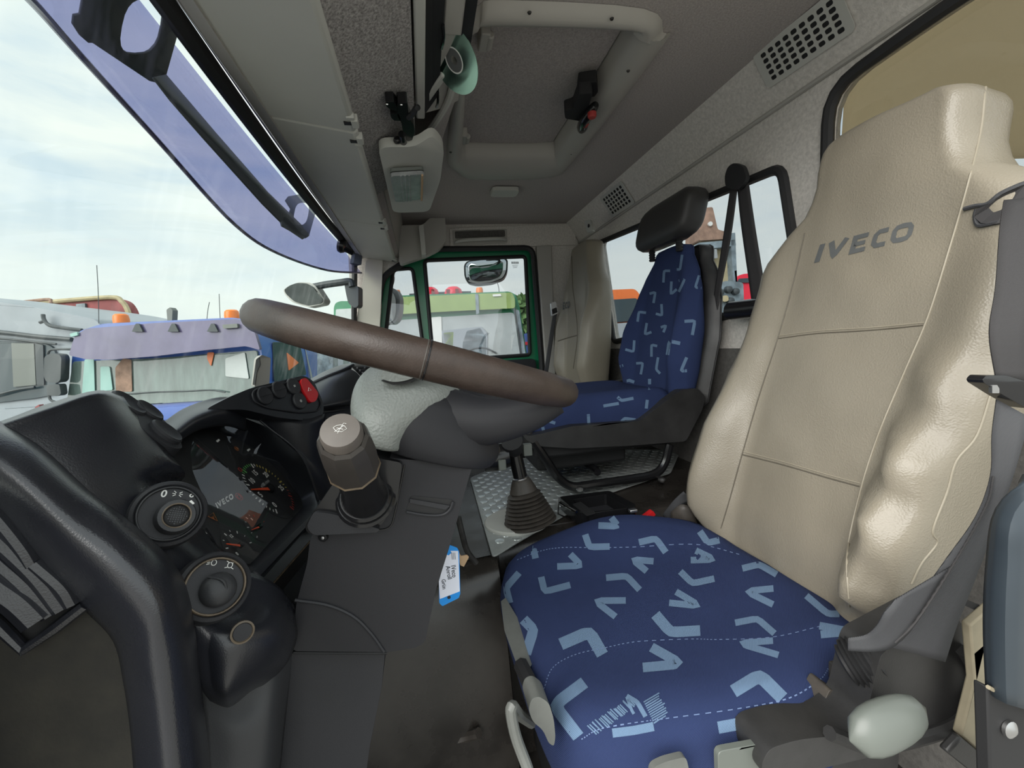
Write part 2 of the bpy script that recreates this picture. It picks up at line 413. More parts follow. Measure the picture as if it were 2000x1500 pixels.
# passenger-side wall: header above the door, B-pillar, door with two panes
def sp(px, py, X=XR): return at(px, py, X=X)
OP = [sp(748, 540), sp(812, 498), sp(845, 487), sp(1040, 484), sp(1058, 720), V((XR, -0.63, ZF + 0.02)), V((XR, 0.20, ZF + 0.02)), sp(716, 740)]
op = rpoly(OP, 0.05)
struct('wall_right', plate([(XR, YB, ZC), (XR, 0.33, ZC), (XR, 0.40, ZF), (XR, YB, ZF)], (0.05, 0, 0), [op]), 'wall_felt', smooth=False)
struct('trim_4', prism([sp(1048, 480, XR - 0.03), sp(1078, 478, XR - 0.03), sp(1085, 700, XR - 0.03), V((XR - 0.03, -0.72, ZF)), V((XR - 0.03, -0.62, ZF)), sp(1066, 720, XR - 0.03)], (0.03, 0, 0)), 'trim_grey_dark', bevel=0.006)
XD = XR + 0.03
QG = rpoly([sp(768, 527, XD), sp(806, 524, XD), sp(828, 690, XD), sp(748, 700, XD)], 0.025)
MG = rpoly([sp(829, 509, XD), sp(1026, 501, XD), sp(1035, 693, XD), sp(846, 706, XD)], 0.022)
DO = [sp(735, 520, XD), sp(812, 480, XD), sp(1052, 470, XD), sp(1072, 730, XD), V((XD, -0.68, ZF)), V((XD, 0.27, ZF)), sp(700, 740, XD)]
door = struct('door_1', plate(DO, (0.035, 0, 0), [QG, MG]), 'door_green', smooth=False)
obj('pane', plate([p + V((0.012, 0, 0)) for p in QG], (0.004, 0, 0)), 'side_glass', door, smooth=False)
obj('pane', plate([p + V((0.012, 0, 0)) for p in MG], (0.004, 0, 0)), 'side_glass', door, smooth=False)
obj('gasket', tube([p + V((-0.002, 0, 0)) for p in QG], 0.010, 8, closed=True), 'rubber', door, label='black rubber gasket')
obj('gasket', tube([p + V((-0.002, 0, 0)) for p in MG], 0.011, 8, closed=True), 'rubber', door, label='black rubber gasket')
obj('door_trim', prism(rpoly([sp(745, 720, XD - 0.03), sp(1046, 700, XD - 0.03), V((XD - 0.03, -0.66, ZF + 0.05)), V((XD - 0.03, 0.22, ZF + 0.05))], 0.03), (0.03, 0, 0)), 'dash_black', door, bevel=0.006, label='black lower trim')
# etched mark in the corner of the pane
g = [box(sp(1000 + 2.4 * k, 513.2, XD + 0.008), (0.0006, 0.0045, 0.012)) for k in range(6)]
for k in range(3): g.append(box(sp(1006, 518 + 2.4 * k, XD + 0.008), (0.0006, 0.034 - 0.006 * k, 0.0016)))
obj('etched_mark', join(*g), 'print_grey', door, smooth=False, label='small etched glass mark')
struct('window_3', tube([p + V((-0.006, 0, 0)) for p in op], 0.016, 8, closed=True), 'rubber')
# A-pillar at the passenger side of the windscreen
struct('pillar_front', prism(rpoly([sp(716, 505, 2.39), sp(748, 505, 2.39), sp(744, 600, 2.39), sp(736, 735, 2.39), sp(680, 745, 2.39), sp(700, 600, 2.39)], 0.02), (0.05, 0, 0)), 'pillar_cream', bevel=0.008)

# windscreen, curved, with seal
def wsp(X, t, o=0.0):      # t 0 at the top edge, 1 at the base
    q = (X - 1.32) / 1.12; s = 1 - q * q
    return V((X, 0.300 + 0.05 * t + (0.20 * t + 0.025) * s + o, 0.512 - 0.66 * t))
win = struct('window_4', grid([[wsp(XL + (2.40 - XL) * i / 24, j / 8) for i in range(25)] for j in range(9)]), 'windscreen_glass')
obj('seal', tube([wsp(XL + (2.39 - XL) * i / 24, 0.0, -0.002) for i in range(25)], 0.016, 8), 'rubber', win)
obj('seal', tube([wsp(2.385, j / 8, -0.004) for j in range(9)], 0.014, 8), 'rubber', win)
struct('trim_5', tube([wsp(XL + (2.39 - XL) * i / 24, -0.045, -0.012) for i in range(25)], 0.016, 8), 'knob_grey')
struct('pillar_front_left', prism([(XL - 0.03, 0.28, ZC), (XL + 0.025, 0.285, ZC), (XL + 0.025, 0.345, -0.16), (XL + 0.025, 0.40, ZF), (XL - 0.03, 0.40, ZF), (XL - 0.03, 0.34, -0.16)], (0, 0.06, 0)), 'pillar_cream', smooth=False)
struct('trim_12', prism([(XL, 0.262, 0.486), (XL, 0.288, 0.500), (XL, 0.315, 0.540), (XL, 0.315, ZC + 0.01), (XL, 0.262, ZC + 0.01)], (2.40 - XL, 0, 0)), 'trim_grey_dark', smooth=False)
# firewall below the windscreen and driver-side B-pillar / sill
struct('wall_front', crgrid([[wsp(XL + (2.42 - XL) * i / 8, 0.97, 0.01) for i in range(9)], [wsp(XL + (2.42 - XL) * i / 8, 1.25, 0.01) for i in range(9)], [V((XL + (2.42 - XL) * i / 8, 0.50, ZF)) for i in range(9)]], 2, 3), 'matt_black', solid=0.01, soff=0)
# floor and engine tunnel
struct('floor', plate([(XL - 0.02, YB, ZF), (XR, YB, ZF), (XR, 0.52, ZF), (XL - 0.02, 0.52, ZF)], (0, 0, -0.03)), 'floor_rubber', smooth=False)
tn = []
for y in (0.42, 0.30, 0.18, 0.05, -0.125, -0.140, -0.3, -0.6, YB):
    s = 0.05 * max(0, (y + 0.05)) / 0.4 - (0.0 if y > -0.135 else 0.105)
    tn.append([V((0.80 - s, y, ZF)), V((0.815 - s, y, -0.86)), V((0.845 - s, y, -0.70)), V((0.875 - s, y, -0.57)), V((0.905 - s, y, -0.50)), V((0.945 - min(0, s), y, ZT - 0.004)), V((1.0 - min(0, s), y, ZT)), V((1.6, y, ZT)), V((1.68, y, ZT - 0.004)), V((1.72, y, -0.53)), V((1.76, y, ZF))])
tunnel = struct('floor_tunnel', crgrid(tn, 3, 2), 'tunnel_vinyl')

# studded tread mat over the tunnel (every stud a piece)
tm = [(918, 935), (1000, 900), (1120, 880), (1330, 880), (1310, 925), (1180, 968), (1100, 1010), (1010, 1062), (962, 1092)]
TMP = rpoly([at(a, b, Z=ZT + 0.004) for a, b in tm], 0.02)
mat_root = obj('tread_mat', plate(TMP, (0, 0, 0.004)), 'tread_mat', smooth=False, label='grey metallic studded floor mat on the raised tunnel around the gear lever', cat='floor mat', bevel=0.001)
zz = ZT + 0.008
def inside(p, poly):
    c = False
    for i in range(len(poly)):
        a, b = poly[i], poly[i - 1]
        if (a.y > p.y) != (b.y > p.y) and p.x < (b.x - a.x) * (p.y - a.y) / (b.y - a.y) + a.x: c = not c
    return c
first = None; cnt = 0
P0 = at(962, 1022, Z=zz)
for i in range(-22, 32):
    for j in range(-26, 20):
        x = P0.x + i * 0.027; y = P0.y + j * 0.042 + (0.021 if i % 2 else 0)
        p = V((x, y, zz))
        if not inside(p, TMP) or cnt >= 290: continue
        if x > 1.72: continue
        if not all(inside(p + V((0.012 * math.cos(t), 0.012 * math.sin(t), 0)), TMP) for t in (0, 1.57, 3.14, 4.71)): continue
        if first is None:
            first = obj('stud', lathe([(0.0125, 0), (0.0115, 0.0012), (0.006, 0.0016)], p, (0, 0, 1), 12), 'stud', mat_root)
            first_p = p
        else:
            o = first.copy(); C.objects.link(o); o.parent = mat_root; o.location = p - first_p
        cnt += 1

# ------------------------------------------------------------------ overhead storage above the windscreen
E1 = (0.275, 0.492); E2 = (0.100, 0.464)           # (Y, Z) of front and rear edge of the flaps
def xe(px, py, e):                                   # X where the ray meets the level of that edge
    d = ray(px, py); return d.x / d.z * e[1]
cuts = [XL, xe(632, 244, E1) , xe(738, 434, E1), 2.40]
cuts[1] = 0.5 * (xe(572, 243, E1) + xe(690, 245, E2)); cuts[2] = 0.5 * (xe(666, 434, E1) + xe(757, 434, E2))
oh = thing('overhead_storage', 'grey overhead storage above the windscreen with three flap doors', 'overhead storage', (1.3, 0.18, 0.47))
obj('shelf_body', prism([(XL, 0.29, 0.53), (XL, 0.30, ZC - 0.001), (XL, 0.045, ZC - 0.001), (XL, 0.075, 0.497), (XL, 0.27, 0.512)], (2.40 - XL, 0, 0)), 'trim_grey_dark', oh, smooth=False)
for a, b in zip(cuts, cuts[1:]):
    a += 0.002; b -= 0.002
    fl = obj('flap', prism([(a, E1[0], E1[1]), (a, E1[0] - 0.004, E1[1] + 0.018), (a, E2[0], E2[1] + 0.02), (a, E2[0] - 0.006, E2[1] + 0.008), (a, E2[0] + 0.003, E2[1])], (b - a, 0, 0)), 'trim_grey', oh, bevel=0.004)
    for xx, sg in ((a + 0.035, 1), (b - 0.035, -1)):
        obj('hinge', join(box((xx, E2[0] - 0.004, E2[1] + 0.006), (0.030, 0.014, 0.016)), box((xx + sg * 0.022, E2[0] + 0.002, E2[1] + 0.004), (0.012, 0.016, 0.012))), 'trim_grey', fl, bevel=0.002)
        obj('hinge_slot', box((xx + sg * 0.002, E2[0] + 0.010, E2[1] + 0.0005), (0.010, 0.014, 0.004)), 'matt_black', fl, smooth=False)
# speckled fabric band behind the flaps
obj('fabric_band', prism([(XL, 0.098, 0.478), (XL, -0.027, 0.542), (XL, -0.025, 0.556), (XL, 0.098, 0.498)], (1.42 - XL, 0, 0)), 'fabric_speckle', oh, smooth=False, label='speckled grey fabric band')
obj('fabric_band', prism([(1.42, 0.098, 0.478), (1.42, 0.078, 0.492), (1.42, 0.078, 0.496), (1.42, 0.098, 0.496)], (0.97, 0, 0)), 'headlining', oh, smooth=False)

# radio console behind it: a frame with a dark slot, curved rear fascia
def oy(px, py, Z): return at(px, py, Z=Z)
def pxz(l, Z): return [at(a, b, Z=Z) for a, b in l]
con = thing('radio_console', 'grey plastic overhead radio console with a dark open slot beside the roof hatch', 'console', (1.1, -0.08, 0.55))
xa = XL
obj('console_body', prism([(xa, -0.034, 0.552), (xa, -0.036, ZC - 0.001), (xa, -0.135, ZC - 0.001), (xa, -0.135, 0.590), (xa, -0.10, 0.572)], (1.10 - xa, 0, 0)), 'trim_grey_dark', con, bevel=0.003)
def quadbar(p, q, r, s, th=0.012): return plate([p, q, r, s], (0, 0, th))
obj('slot_frame', join(box((0.68, -0.041, 0.556), (0.84, 0.020, 0.024)), plate(pxz([(806, 203), (830, 212), (866, 162), (880, 150), (862, 148), (832, 188)], 0.553), (0, 0, 0.02))), 'trim_grey', con, bevel=0.004)
obj('slot', prism(rpoly([(xa, -0.052, 0.556), (1.085, -0.052, 0.549), (1.05, -0.070, 0.556), (1.02, -0.082, 0.558), (xa, -0.082, 0.558)], 0.002), (0, 0, 0.012)), 'matt_black', con, smooth=False, label='deep black slot')
obj('player', box((0.555, -0.100, 0.572), (0.57, 0.034, 0.018)), 'trim_grey_dark', con, bevel=0.003, label='grey player body')
obj('slot', box((0.60, -0.128, 0.580), (0.68, 0.020, 0.020)), 'matt_black', con, smooth=False, label='black gap')
obj('knob', tube(cr([(0.80, -0.081, 0.553), (0.83, -0.083, 0.549), (0.86, -0.081, 0.553)], 5), 0.003, 6), 'gloss_black', con)
obj('knob', tube(cr([(1.00, -0.079, 0.553), (1.03, -0.080, 0.549), (1.06, -0.078, 0.553)], 5), 0.003, 6), 'gloss_black', con)
# curved rear fascia and its light edge
ce = [(905, 150), (882, 210), (862, 270), (850, 310), (842, 350), (835, 385)]
CE = [oy(a, b, 0.63) for a, b in ce]
CL = [oy(a, b, 0.575) for a, b in ((884, 165), (866, 205), (836, 250), (812, 283), (818, 330), (822, 370))]
CU = [p + V((0, -0.012, 0.028)) for p in CE]
obj('rear_fascia', crgrid([CL, [a.lerp(b, 0.5) + V((0, 0, 0.004)) for a, b in zip(CL, CE)], CE, CU], 4, 4), 'headlining', con, solid=0.004, soff=0)
obj('fascia_edge', tube(cr([oy(a, b, 0.568) for a, b in ((889, 150), (876, 195), (853, 235), (828, 268), (803, 284), (772, 287))], 5), 0.008, 8), 'trim_grey', con)
# reading-lamp housing
LZ = 0.452
lamp = thing('reading_lamp', 'grey reading lamp housing with a clear ribbed lens above the windscreen shelf', 'lamp', (1.6, 0.03, LZ))
Lo = [oy(738, 287, LZ + 0.02), oy(812, 287, LZ + 0.03), oy(845, 262, LZ + 0.06), oy(868, 290, LZ + 0.05), oy(860, 352, LZ + 0.03), oy(838, 414, LZ), oy(768, 416, LZ - 0.01)]
obj('housing', prism(rpoly(Lo, 0.03), (0, 0, 0.022)), 'trim_grey', lamp, bevel=0.008)
ln = [oy(762, 338, LZ - 0.004), oy(828, 334, LZ + 0.012), oy(826, 384, LZ + 0.006), oy(772, 390, LZ - 0.006)]
obj('reflector', plate(rpoly([p + V((0, 0, 0.004)) for p in ln], 0.01), (0, 0, 0.008)), 'pale_grey', lamp, smooth=False)
le = obj('lens', plate(rpoly([p + V((0, 0, -0.008)) for p in ln], 0.012), (0, 0, 0.010)), 'lamp_lens', lamp, bevel=0.002, label='clear ribbed lens')
for t in (0.3, 0.42, 0.54):
    a, b = ln[0].lerp(ln[1], t), ln[3].lerp(ln[2], t)
    obj('rib', tube([a + V((0, 0, -0.008)), b + V((0, 0, -0.008))], 0.0025, 6), 'lamp_lens', le)
a, b = ln[1].lerp(ln[0], 0.06), ln[2].lerp(ln[3], 0.06)
obj('amber_edge', tube([a + V((0, 0, -0.010)), b + V((0, 0, -0.010))], 0.003, 6), 'wood_tag', lamp)
# end panel of the shelf over the passenger door
obj('end_panel', prism(rpoly([at(824, 440, X=2.30), at(868, 400, X=2.30), at(872, 470, X=2.30), at(858, 487, X=2.30), at(832, 500, X=2.30), at(780, 517, X=2.30), at(776, 440, X=2.30)], 0.02), (0.06, 0, 0)), 'trim_grey_dark', oh, bevel=0.008)
obj('end_rim', prism(rpoly([at(818, 442, X=2.22), at(827, 438, X=2.22), at(832, 496, X=2.22), at(824, 498, X=2.22)], 0.003), (0.08, 0, 0)), 'trim_grey', oh, bevel=0.004)

# ------------------------------------------------------------------ roof hatch
hr = thing('roof_hatch', 'square roof hatch with a thick rounded grey frame and felt panel', 'roof hatch', (HX, HY, ZC))
ho = [(908, 35), (936, 10), (985, 0), (1258, 17), (1295, 63), (1286, 101), (1118, 315), (1072, 345), (932, 350), (890, 332), (873, 311), (880, 210), (900, 70)]
hi = [(914, 62), (930, 46), (955, 35), (1214, 42), (1231, 52), (1224, 80), (1093, 282), (1066, 300), (927, 301), (909, 297), (903, 284), (907, 215), (912, 110)]
HO = cr([at(a, b, Z=ZC - 0.001) for a, b in ho], 4, True); HI = cr([at(a, b, Z=0.668) for a, b in hi], 4, True)
hrings = [HO]
for t, dz in ((0.10, -0.012), (0.28, -0.022), (0.5, -0.025), (0.72, -0.020), (0.90, -0.008)): hrings.append([V((p.x + (q.x - p.x) * t, p.y + (q.y - p.y) * t, ZC + dz)) for p, q in zip(HO, HI)])
hrings += [HI, [p + V((0, 0, 0.05)) for p in HI]]
obj('frame', grid(hrings, True), 'trim_grey_dark', hr, angle=60)
hc = sum(HI, V()) / len(HI)
obj('panel', prism([hc + (p - hc) * 0.985 + V((0, 0, 0.036)) for p in HI], (0, 0, 0.015)), 'headlining', hr, bevel=0.003)
obj('panel_gap', plate([hc + (p - hc) * 1.04 + V((0, 0, 0.046)) for p in HI], (0, 0, 0.02)), 'matt_black', hr, smooth=False)
for q in ((905, 266), (945, 72)):
    c = at(q[0], q[1], Z=0.69)
    obj('hinge', join(box(c, (0.06, 0.022, 0.03)), lathe([(0.009, -0.022), (0.009, 0.022)], c + V((0, -0.012, -0.008)), (1, 0, 0), 12)), 'trim_grey_dark', hr, bevel=0.003)
for q in ((1034, 24), (1195, 36), (1227, 138), (1116, 300), (940, 342), (880, 297), (1032, 340)):
    c = at(q[0], q[1], Z=0.6385); obj('screw', lathe([(0.0045, 0), (0.003, -0.003)], c, (0, 0, 1), 8), 'mech_dark', hr)
lt = thing('hatch_latch', 'black plastic hatch latch handle with a red button on the roof hatch frame', 'latch', at(1140, 215, Z=0.63))
h0 = 0.628
def hp(px, py, z=h0): return at(px, py, Z=z)
obj('bracket', prism(rpoly([hp(1131, 165, 0.66), hp(1166, 160, 0.65), hp(1168, 180, 0.645), hp(1160, 190, 0.645), hp(1128, 186, 0.66)], 0.006), (0, 0, 0.03)), 'matt_black', lt, bevel=0.003)
obj('arm', prism(rpoly([hp(1130, 184), hp(1158, 182), hp(1148, 215), hp(1150, 240), hp(1128, 236), hp(1104, 232), hp(1102, 218), hp(1120, 212)], 0.008), (0, 0, 0.03)), 'matt_black', lt, bevel=0.005)
obj('grip', tube(cr([hp(1136, 252, 0.62), hp(1142, 235, 0.612), hp(1158, 212, 0.62), hp(1164, 204, 0.63)], 4), [0.013, 0.016, 0.016, 0.015, 0.015, 0.015, 0.015, 0.014, 0.013, 0.012, 0.011, 0.010, 0.009], 12), 'gloss_black', lt)
obj('button', lathe([(0.012, 0), (0.012, -0.010), (0.009, -0.014)], hp(1156, 220, 0.607), (0, 0, 1), 16), 'print_red', lt, label='red round button')
obj('button', box(hp(1144, 244, 0.602), (0.022, 0.012, 0.008)), 'print_red', lt, bevel=0.002, label='dark red lower catch')
obj('backing_plate', plate(rpoly([hp(1116, 157, 0.705), hp(1150, 152, 0.705), hp(1130, 225, 0.705), hp(1090, 222, 0.705)], 0.008), (0, 0, 0.006)), 'trim_grey', lt, bevel=0.002)

# small rounded cover on the roof lining
c = at(985, 371, Z=ZC - 0.004)
obj('roof_switch_cover', prism(rrect(c, (1, 0, 0), (0, 1, 0), 0.085, 0.115, 0.02), (0, 0, -0.016)), 'trim_grey', bevel=0.006, label='small rounded grey cover plate on the roof lining near the passenger door', cat='cover')

# ------------------------------------------------------------------ speaker / air grilles in the sloping panel
SN = V((0, ZC - 0.55, 0.075)).normalized(); SN = V((0, 0.110, -0.075)).normalized()
def slp(px, py): return atp(px, py, (0, -0.86, ZC), SN)
def grille(name, label, corners, nc, nr, sw, sh):
    a, b, c, d = [slp(*q) for q in corners]     # TL, TR, BR, BL
    o = (a + b + c + d) / 4; X1 = ((b - a) + (c - d)).normalized(); Y1 = ((a - d) + (b - c)); Y1 = (Y1 - X1 * Y1.dot(X1)).normalized()
    w = ((b - a).length + (c - d).length) / 2; h = ((a - d).length + (b - c).length) / 2
    n = SN; o = o + n * 0.003
    holes = []
    for i in range(nc):
        for j in range(nr):
            p = o + X1 * (w * 0.86 * ((i + 0.5) / nc - 0.5)) + Y1 * (h * 0.80 * ((j + 0.5) / nr - 0.5))
            holes.append(rrect(p, X1, Y1, w * 0.86 / nc * sw, h * 0.80 / nr * sh, min(w / nc, h / nr) * 0.2, 2))
    t = thing(name, label, 'grille', o - n * 0.003)
    obj('cover_plate', plate(rrect(o, X1, Y1, w, h, 0.012, 4), n * 0.002, holes), 'trim_grey', t, smooth=False)
    obj('backing', plate(rrect(o - n * 0.001, X1, Y1, w * 0.93, h * 0.9, 0.01, 3), -n * 0.001), 'matt_black', t, smooth=False)
grille('air_grille', 'large grey slotted air grille above the beige covered driver seat', ((1471, 98), (1640, -18), (1676, 45), (1503, 180)), 9, 5, 0.74, 0.68)
grille('air_grille', 'small grey square holed air grille above the headrest seat', ((1177, 384), (1220, 350), (1236, 396), (1192, 426)), 7, 5, 0.72, 0.72)
# clip plate in the rear corner
c = [at(a, b, Y=-0.80) for a, b in ((1141, 432), (1152, 428), (1158, 450), (1147, 455))]
t = obj('corner_clip', prism(rpoly(c, 0.01), (0.02, -0.02, 0)), 'trim_grey', bevel=0.002, label='small grey clip plate in the corner above the far covered seat', cat='clip')
obj('slot', lathe([(0.008, 0), (0.008, 0.003)], at(1150, 441, Y=-0.797), (0, 1, 0), 10), 'matt_black', t)
# recessed handle above the passenger door
gh = thing('assist_handle', 'recessed grey grab handle panel above the passenger door window', 'grab handle', sp(940, 465, XR - 0.02))
obj('panel', prism(rpoly([sp(878, 446, XR - 0.012), sp(1118, 436, XR - 0.012), sp(1128, 478, XR - 0.012), sp(880, 486, XR - 0.012)], 0.01), (0.012, 0, 0)), 'wall_felt', gh, bevel=0.003)
obj('recess', prism(rpoly([sp(884, 450, XR - 0.016), sp(990, 447, XR - 0.016), sp(991, 475, XR - 0.016), sp(886, 480, XR - 0.016)], 0.008), (0.006, 0, 0)), 'trim_grey_dark', gh, bevel=0.003)
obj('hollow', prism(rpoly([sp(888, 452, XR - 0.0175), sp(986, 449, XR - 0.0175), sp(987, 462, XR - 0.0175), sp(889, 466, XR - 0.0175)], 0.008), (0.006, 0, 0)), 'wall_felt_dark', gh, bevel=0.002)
obj('grip', tube(cr([sp(890, 473, XR - 0.02), sp(905, 469, XR - 0.045), sp(940, 467, XR - 0.05), sp(975, 466, XR - 0.045), sp(988, 469, XR - 0.02)], 5), 0.009, 10), 'trim_grey', gh)
# ================================================================== SEATS
def sm(t): t = max(0.0, min(1.0, t)); return t * t * (3 - 2 * t)
def interp(tab, v):
    if v <= tab[0][0]: return tab[0][1]
    for (a, x), (b, y) in zip(tab, tab[1:]):
        if v <= b:
            t = (v - a) / (b - a); return x + (y - x) * sm(t) * 0.5 + (y - x) * t * 0.5
    return tab[-1][1]
def back_geo(p0, tv, ctab, wtab, btab, ttab, vtop, ftab=((0, 0.0),), step=0.025, inner=0.5, fold=None):
    p0 = V(p0); tv = V(tv).normalized(); nv = V((1, 0, 0)).cross(tv); nv = nv if nv.y > 0 else -nv
    def ring(v, s=1.0, dz=0.0):
        w = interp(wtab, v) * s; c = interp(ctab, v); b = interp(btab, v); T = interp(ttab, v); f0 = interp(ftab, v)
        pts = []
        for u in (-0.90, -0.80, -0.68, -0.55, -0.40, -0.2, 0, 0.2, 0.40, 0.55, 0.68, 0.80, 0.90):
            pts.append((u * w, f0 + b * sm((abs(u) - inner) / 0.30) - (0.010 if abs(u) > 0.85 else 0) - 0.006 * u * u + (fold(v, u) if fold else 0)))
        d9 = pts[-1][1]
        pts += [(0.985 * w, d9 - 0.022), (1.0 * w, d9 * 0.5 - T * 0.5), (0.96 * w, -T + 0.015), (0.8 * w, -T), (0.3 * w, -T - 0.004), (-0.3 * w, -T - 0.004), (-0.8 * w, -T), (-0.96 * w, -T + 0.015), (-1.0 * w, d9 * 0.5 - T * 0.5), (-0.985 * w, d9 - 0.022)]
        if s < 1: pts = [(x, f0 * 0.4 - T * 0.5 + (d - f0 * 0.4 + T * 0.5) * (0.45 + 0.55 * s)) for x, d in pts]
        P = [p0 + V((c - p0.x, 0, 0)) + V((x, 0, 0)) + tv * (v + dz) + nv * d for x, d in pts]
        return cr(P, 3, True)
    rs = [ring(0.0, 0.80, -0.02), ring(0.0, 0.94, -0.012)]
    v = 0.0
    while v < vtop - 1e-6: rs.append(ring(v)); v += step
    rs += [ring(vtop, 1.0), ring(vtop, 0.985, 0.012), ring(vtop, 0.93, 0.024), ring(vtop, 0.8, 0.032), ring(vtop, 0.5, 0.035), ring(vtop, 0.15, 0.036)]
    return loft(rs)
def cushion_geo(outline, z0, z1, bolster=0.0, xc=0.0, half=0.25, drop=0.0, yf=0.0):
    O = cr([V((a, b, 0)) for a, b in outline], 6, True); n = len(O); c = sum(O, V()) / n
    rings = []
    for off, zz in ((0.03, z0), (0.008, z0 + 0.004), (0.0, z0 + 0.02), (-0.004, (z0 + z1) / 2), (0.0, z1 - 0.045), (0.008, z1 - 0.022), (0.022, z1 - 0.008), (0.045, z1 - 0.001), (0.08, z1), (0.12, z1 - 0.002), (0.17, z1 - 0.003), (0.21, z1 - 0.003)):
        r = []
        for p in O:
            d = (c - p); L = d.length; q = p + d * min(off / L, 0.96)
            up = (zz - z0) / (z1 - z0)
            bz = (bolster(q) if callable(bolster) else bolster) * sm((abs(q.x - xc) / half - 0.35) / 0.55) * up
            bz -= drop * sm((q.y - yf) / 0.12) * up
            r.append(V((q.x, q.y, zz + bz)))
        rings.append(r)
    return loft(rings)
# ---- driver's seat
ds = thing('driver_seat', 'driver seat with beige leather-look cover on the backrest and navy patterned cushion', 'seat', (0.70, -0.42, ZF))
TV = V((0, -0.172, 0.985))
DP = (0.715, -0.655, -0.50)
drv_back = obj('backrest_cover', back_geo(DP, TV,
    [(0, 0.712), (0.2, 0.690), (0.62, 0.640), (0.85, 0.628), (1.0, 0.622)],
    [(0, 0.215), (0.06, 0.238), (0.12, 0.245), (0.25, 0.247), (0.40, 0.250), (0.52, 0.252), (0.62, 0.248), (0.655, 0.238), (0.69, 0.205), (0.73, 0.150), (0.77, 0.132), (0.80, 0.128), (0.95, 0.118)],
    [(0, 0.02), (0.08, 0.075), (0.16, 0.085), (0.26, 0.072), (0.38, 0.04), (0.50, 0.022), (0.62, 0.012), (0.72, 0.0), (1, 0.0)],
    [(0, 0.10), (0.3, 0.10), (0.65, 0.085), (0.78, 0.105), (1, 0.105)], 0.825,
    [(0, 0.0), (0.1, 0.012), (0.25, 0.008), (0.45, 0.0), (0.65, -0.004), (0.74, 0.006), (0.80, 0.014), (0.95, 0.008)], fold=lambda v, u: 0.009 * math.sin(60 * v - 11 * u) * sm((-u - 0.45) / 0.3) * sm((0.55 - v) / 0.2) + 0.004 * math.sin(95 * v + 7 * u) * sm((-u - 0.6) / 0.3) * sm((0.4 - v) / 0.15)), 'beige_cover', ds, angle=0, label='beige leather-look slip cover with integrated headrest')
q = drv_back.modifiers.new('wr', 'DISPLACE'); tx = bpy.data.textures.new('wrinkle', 'CLOUDS'); tx.noise_scale = 0.11; tx.noise_depth = 1
q.texture = tx; q.strength = 0.012; q.mid_level = 0.5; q.texture_coords = 'LOCAL'
BK = bvh_of(drv_back)
def seam(path, b, r=0.0016, mt='beige_seam', parent=None, name='seam', n=6, lift=0.0):
    pp = cr([V((a, c, 0)) for a, c in path], n); pts = [hit(b, p.x, p.y, lift) for p in pp]; pts = [p for p in pts if p is not None]
    if len(pts) > 2: return obj(name, tube(pts, r, 6), mt, parent)
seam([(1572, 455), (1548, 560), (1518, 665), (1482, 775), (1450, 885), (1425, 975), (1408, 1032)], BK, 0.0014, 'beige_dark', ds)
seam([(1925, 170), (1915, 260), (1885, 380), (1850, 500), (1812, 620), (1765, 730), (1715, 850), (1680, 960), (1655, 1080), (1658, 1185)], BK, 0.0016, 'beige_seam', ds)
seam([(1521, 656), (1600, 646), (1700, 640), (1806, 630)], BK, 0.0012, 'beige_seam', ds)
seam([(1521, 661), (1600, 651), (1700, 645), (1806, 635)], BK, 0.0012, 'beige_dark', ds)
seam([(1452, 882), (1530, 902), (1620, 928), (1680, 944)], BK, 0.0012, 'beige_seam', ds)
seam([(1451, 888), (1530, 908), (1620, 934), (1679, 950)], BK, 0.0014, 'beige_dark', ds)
seam([(1938, 760), (1908, 850), (1868, 900), (1850, 960), (1822, 1035), (1830, 1060), (1800, 1100), (1780, 1140)], BK, 0.0016, 'beige_seam', ds)
LOGO = [([(0.14, 0), (0.14, 1)], 0.27), ([(0.58, 1), (0.92, 0.12), (1.36, 1)], 0.27), ([(1.82, 0), (1.82, 1)], 0.27), ([(1.82, 0.88), (2.46, 0.88)], 0.24), ([(1.82, 0.5), (2.38, 0.5)], 0.22), ([(1.82, 0.12), (2.46, 0.12)], 0.24),
        ([(3.46, 0.87), (3.02, 0.87), (2.86, 0.72), (2.84, 0.3), (2.98, 0.14), (3.44, 0.13)], 0.25),
        ([(4.2, 0.87), (4.5, 0.84), (4.62, 0.68), (4.60, 0.3), (4.46, 0.15), (4.2, 0.13), (3.92, 0.15), (3.80, 0.3), (3.80, 0.68), (3.92, 0.84), (4.21, 0.87)], 0.26)]
def logo(b, quad, lift=0.0008):       # quad BL, BR, TR, TL in the print's own corners
    gs = []; q = [V(p) for p in quad]
    for pl, w in LOGO:
        L, R = strip2d(pl, w, 0.12)
        f = lambda p: (q[0] + (q[1] - q[0]) * (p.x / 4.74)) * (1 - p.y) + (q[3] + (q[2] - q[3]) * (p.x / 4.74)) * p.y
        gs.append(drape(b, [f(p) for p in L], [f(p) for p in R], lift, 2))
    return join(*gs)
obj('logo_print', logo(BK, [(1590, 514), (1780, 468), (1788, 430), (1602, 478)]), 'print_grey', ds, label='dark grey printed lettering', smooth=False)
# cut-out where the belt leaves the cover, with its stitched tab
sl = [hit(BK, a, b, 0.002) for a, b in ((1930, 402), (1955, 385), (1985, 372), (2002, 366), (2002, 430), (1950, 438), (1922, 436), (1908, 424), (1912, 408))]
if all(p is not None for p in sl):
    obj('belt_slot', plate(sl, (0, 0.003, 0)), 'webbing_dark', ds, smooth=False, label='dark belt cut-out in the cover')
seam([(1886, 408), (1908, 402), (1932, 398), (1955, 380), (1985, 366), (2001, 360)], BK, 0.003, 'webbing', ds, name='stitched_edge', lift=0.002)
seam([(1911, 408), (1908, 424), (1914, 440), (1935, 438), (1954, 434)], BK, 0.003, 'webbing', ds, name='stitched_edge', lift=0.002)
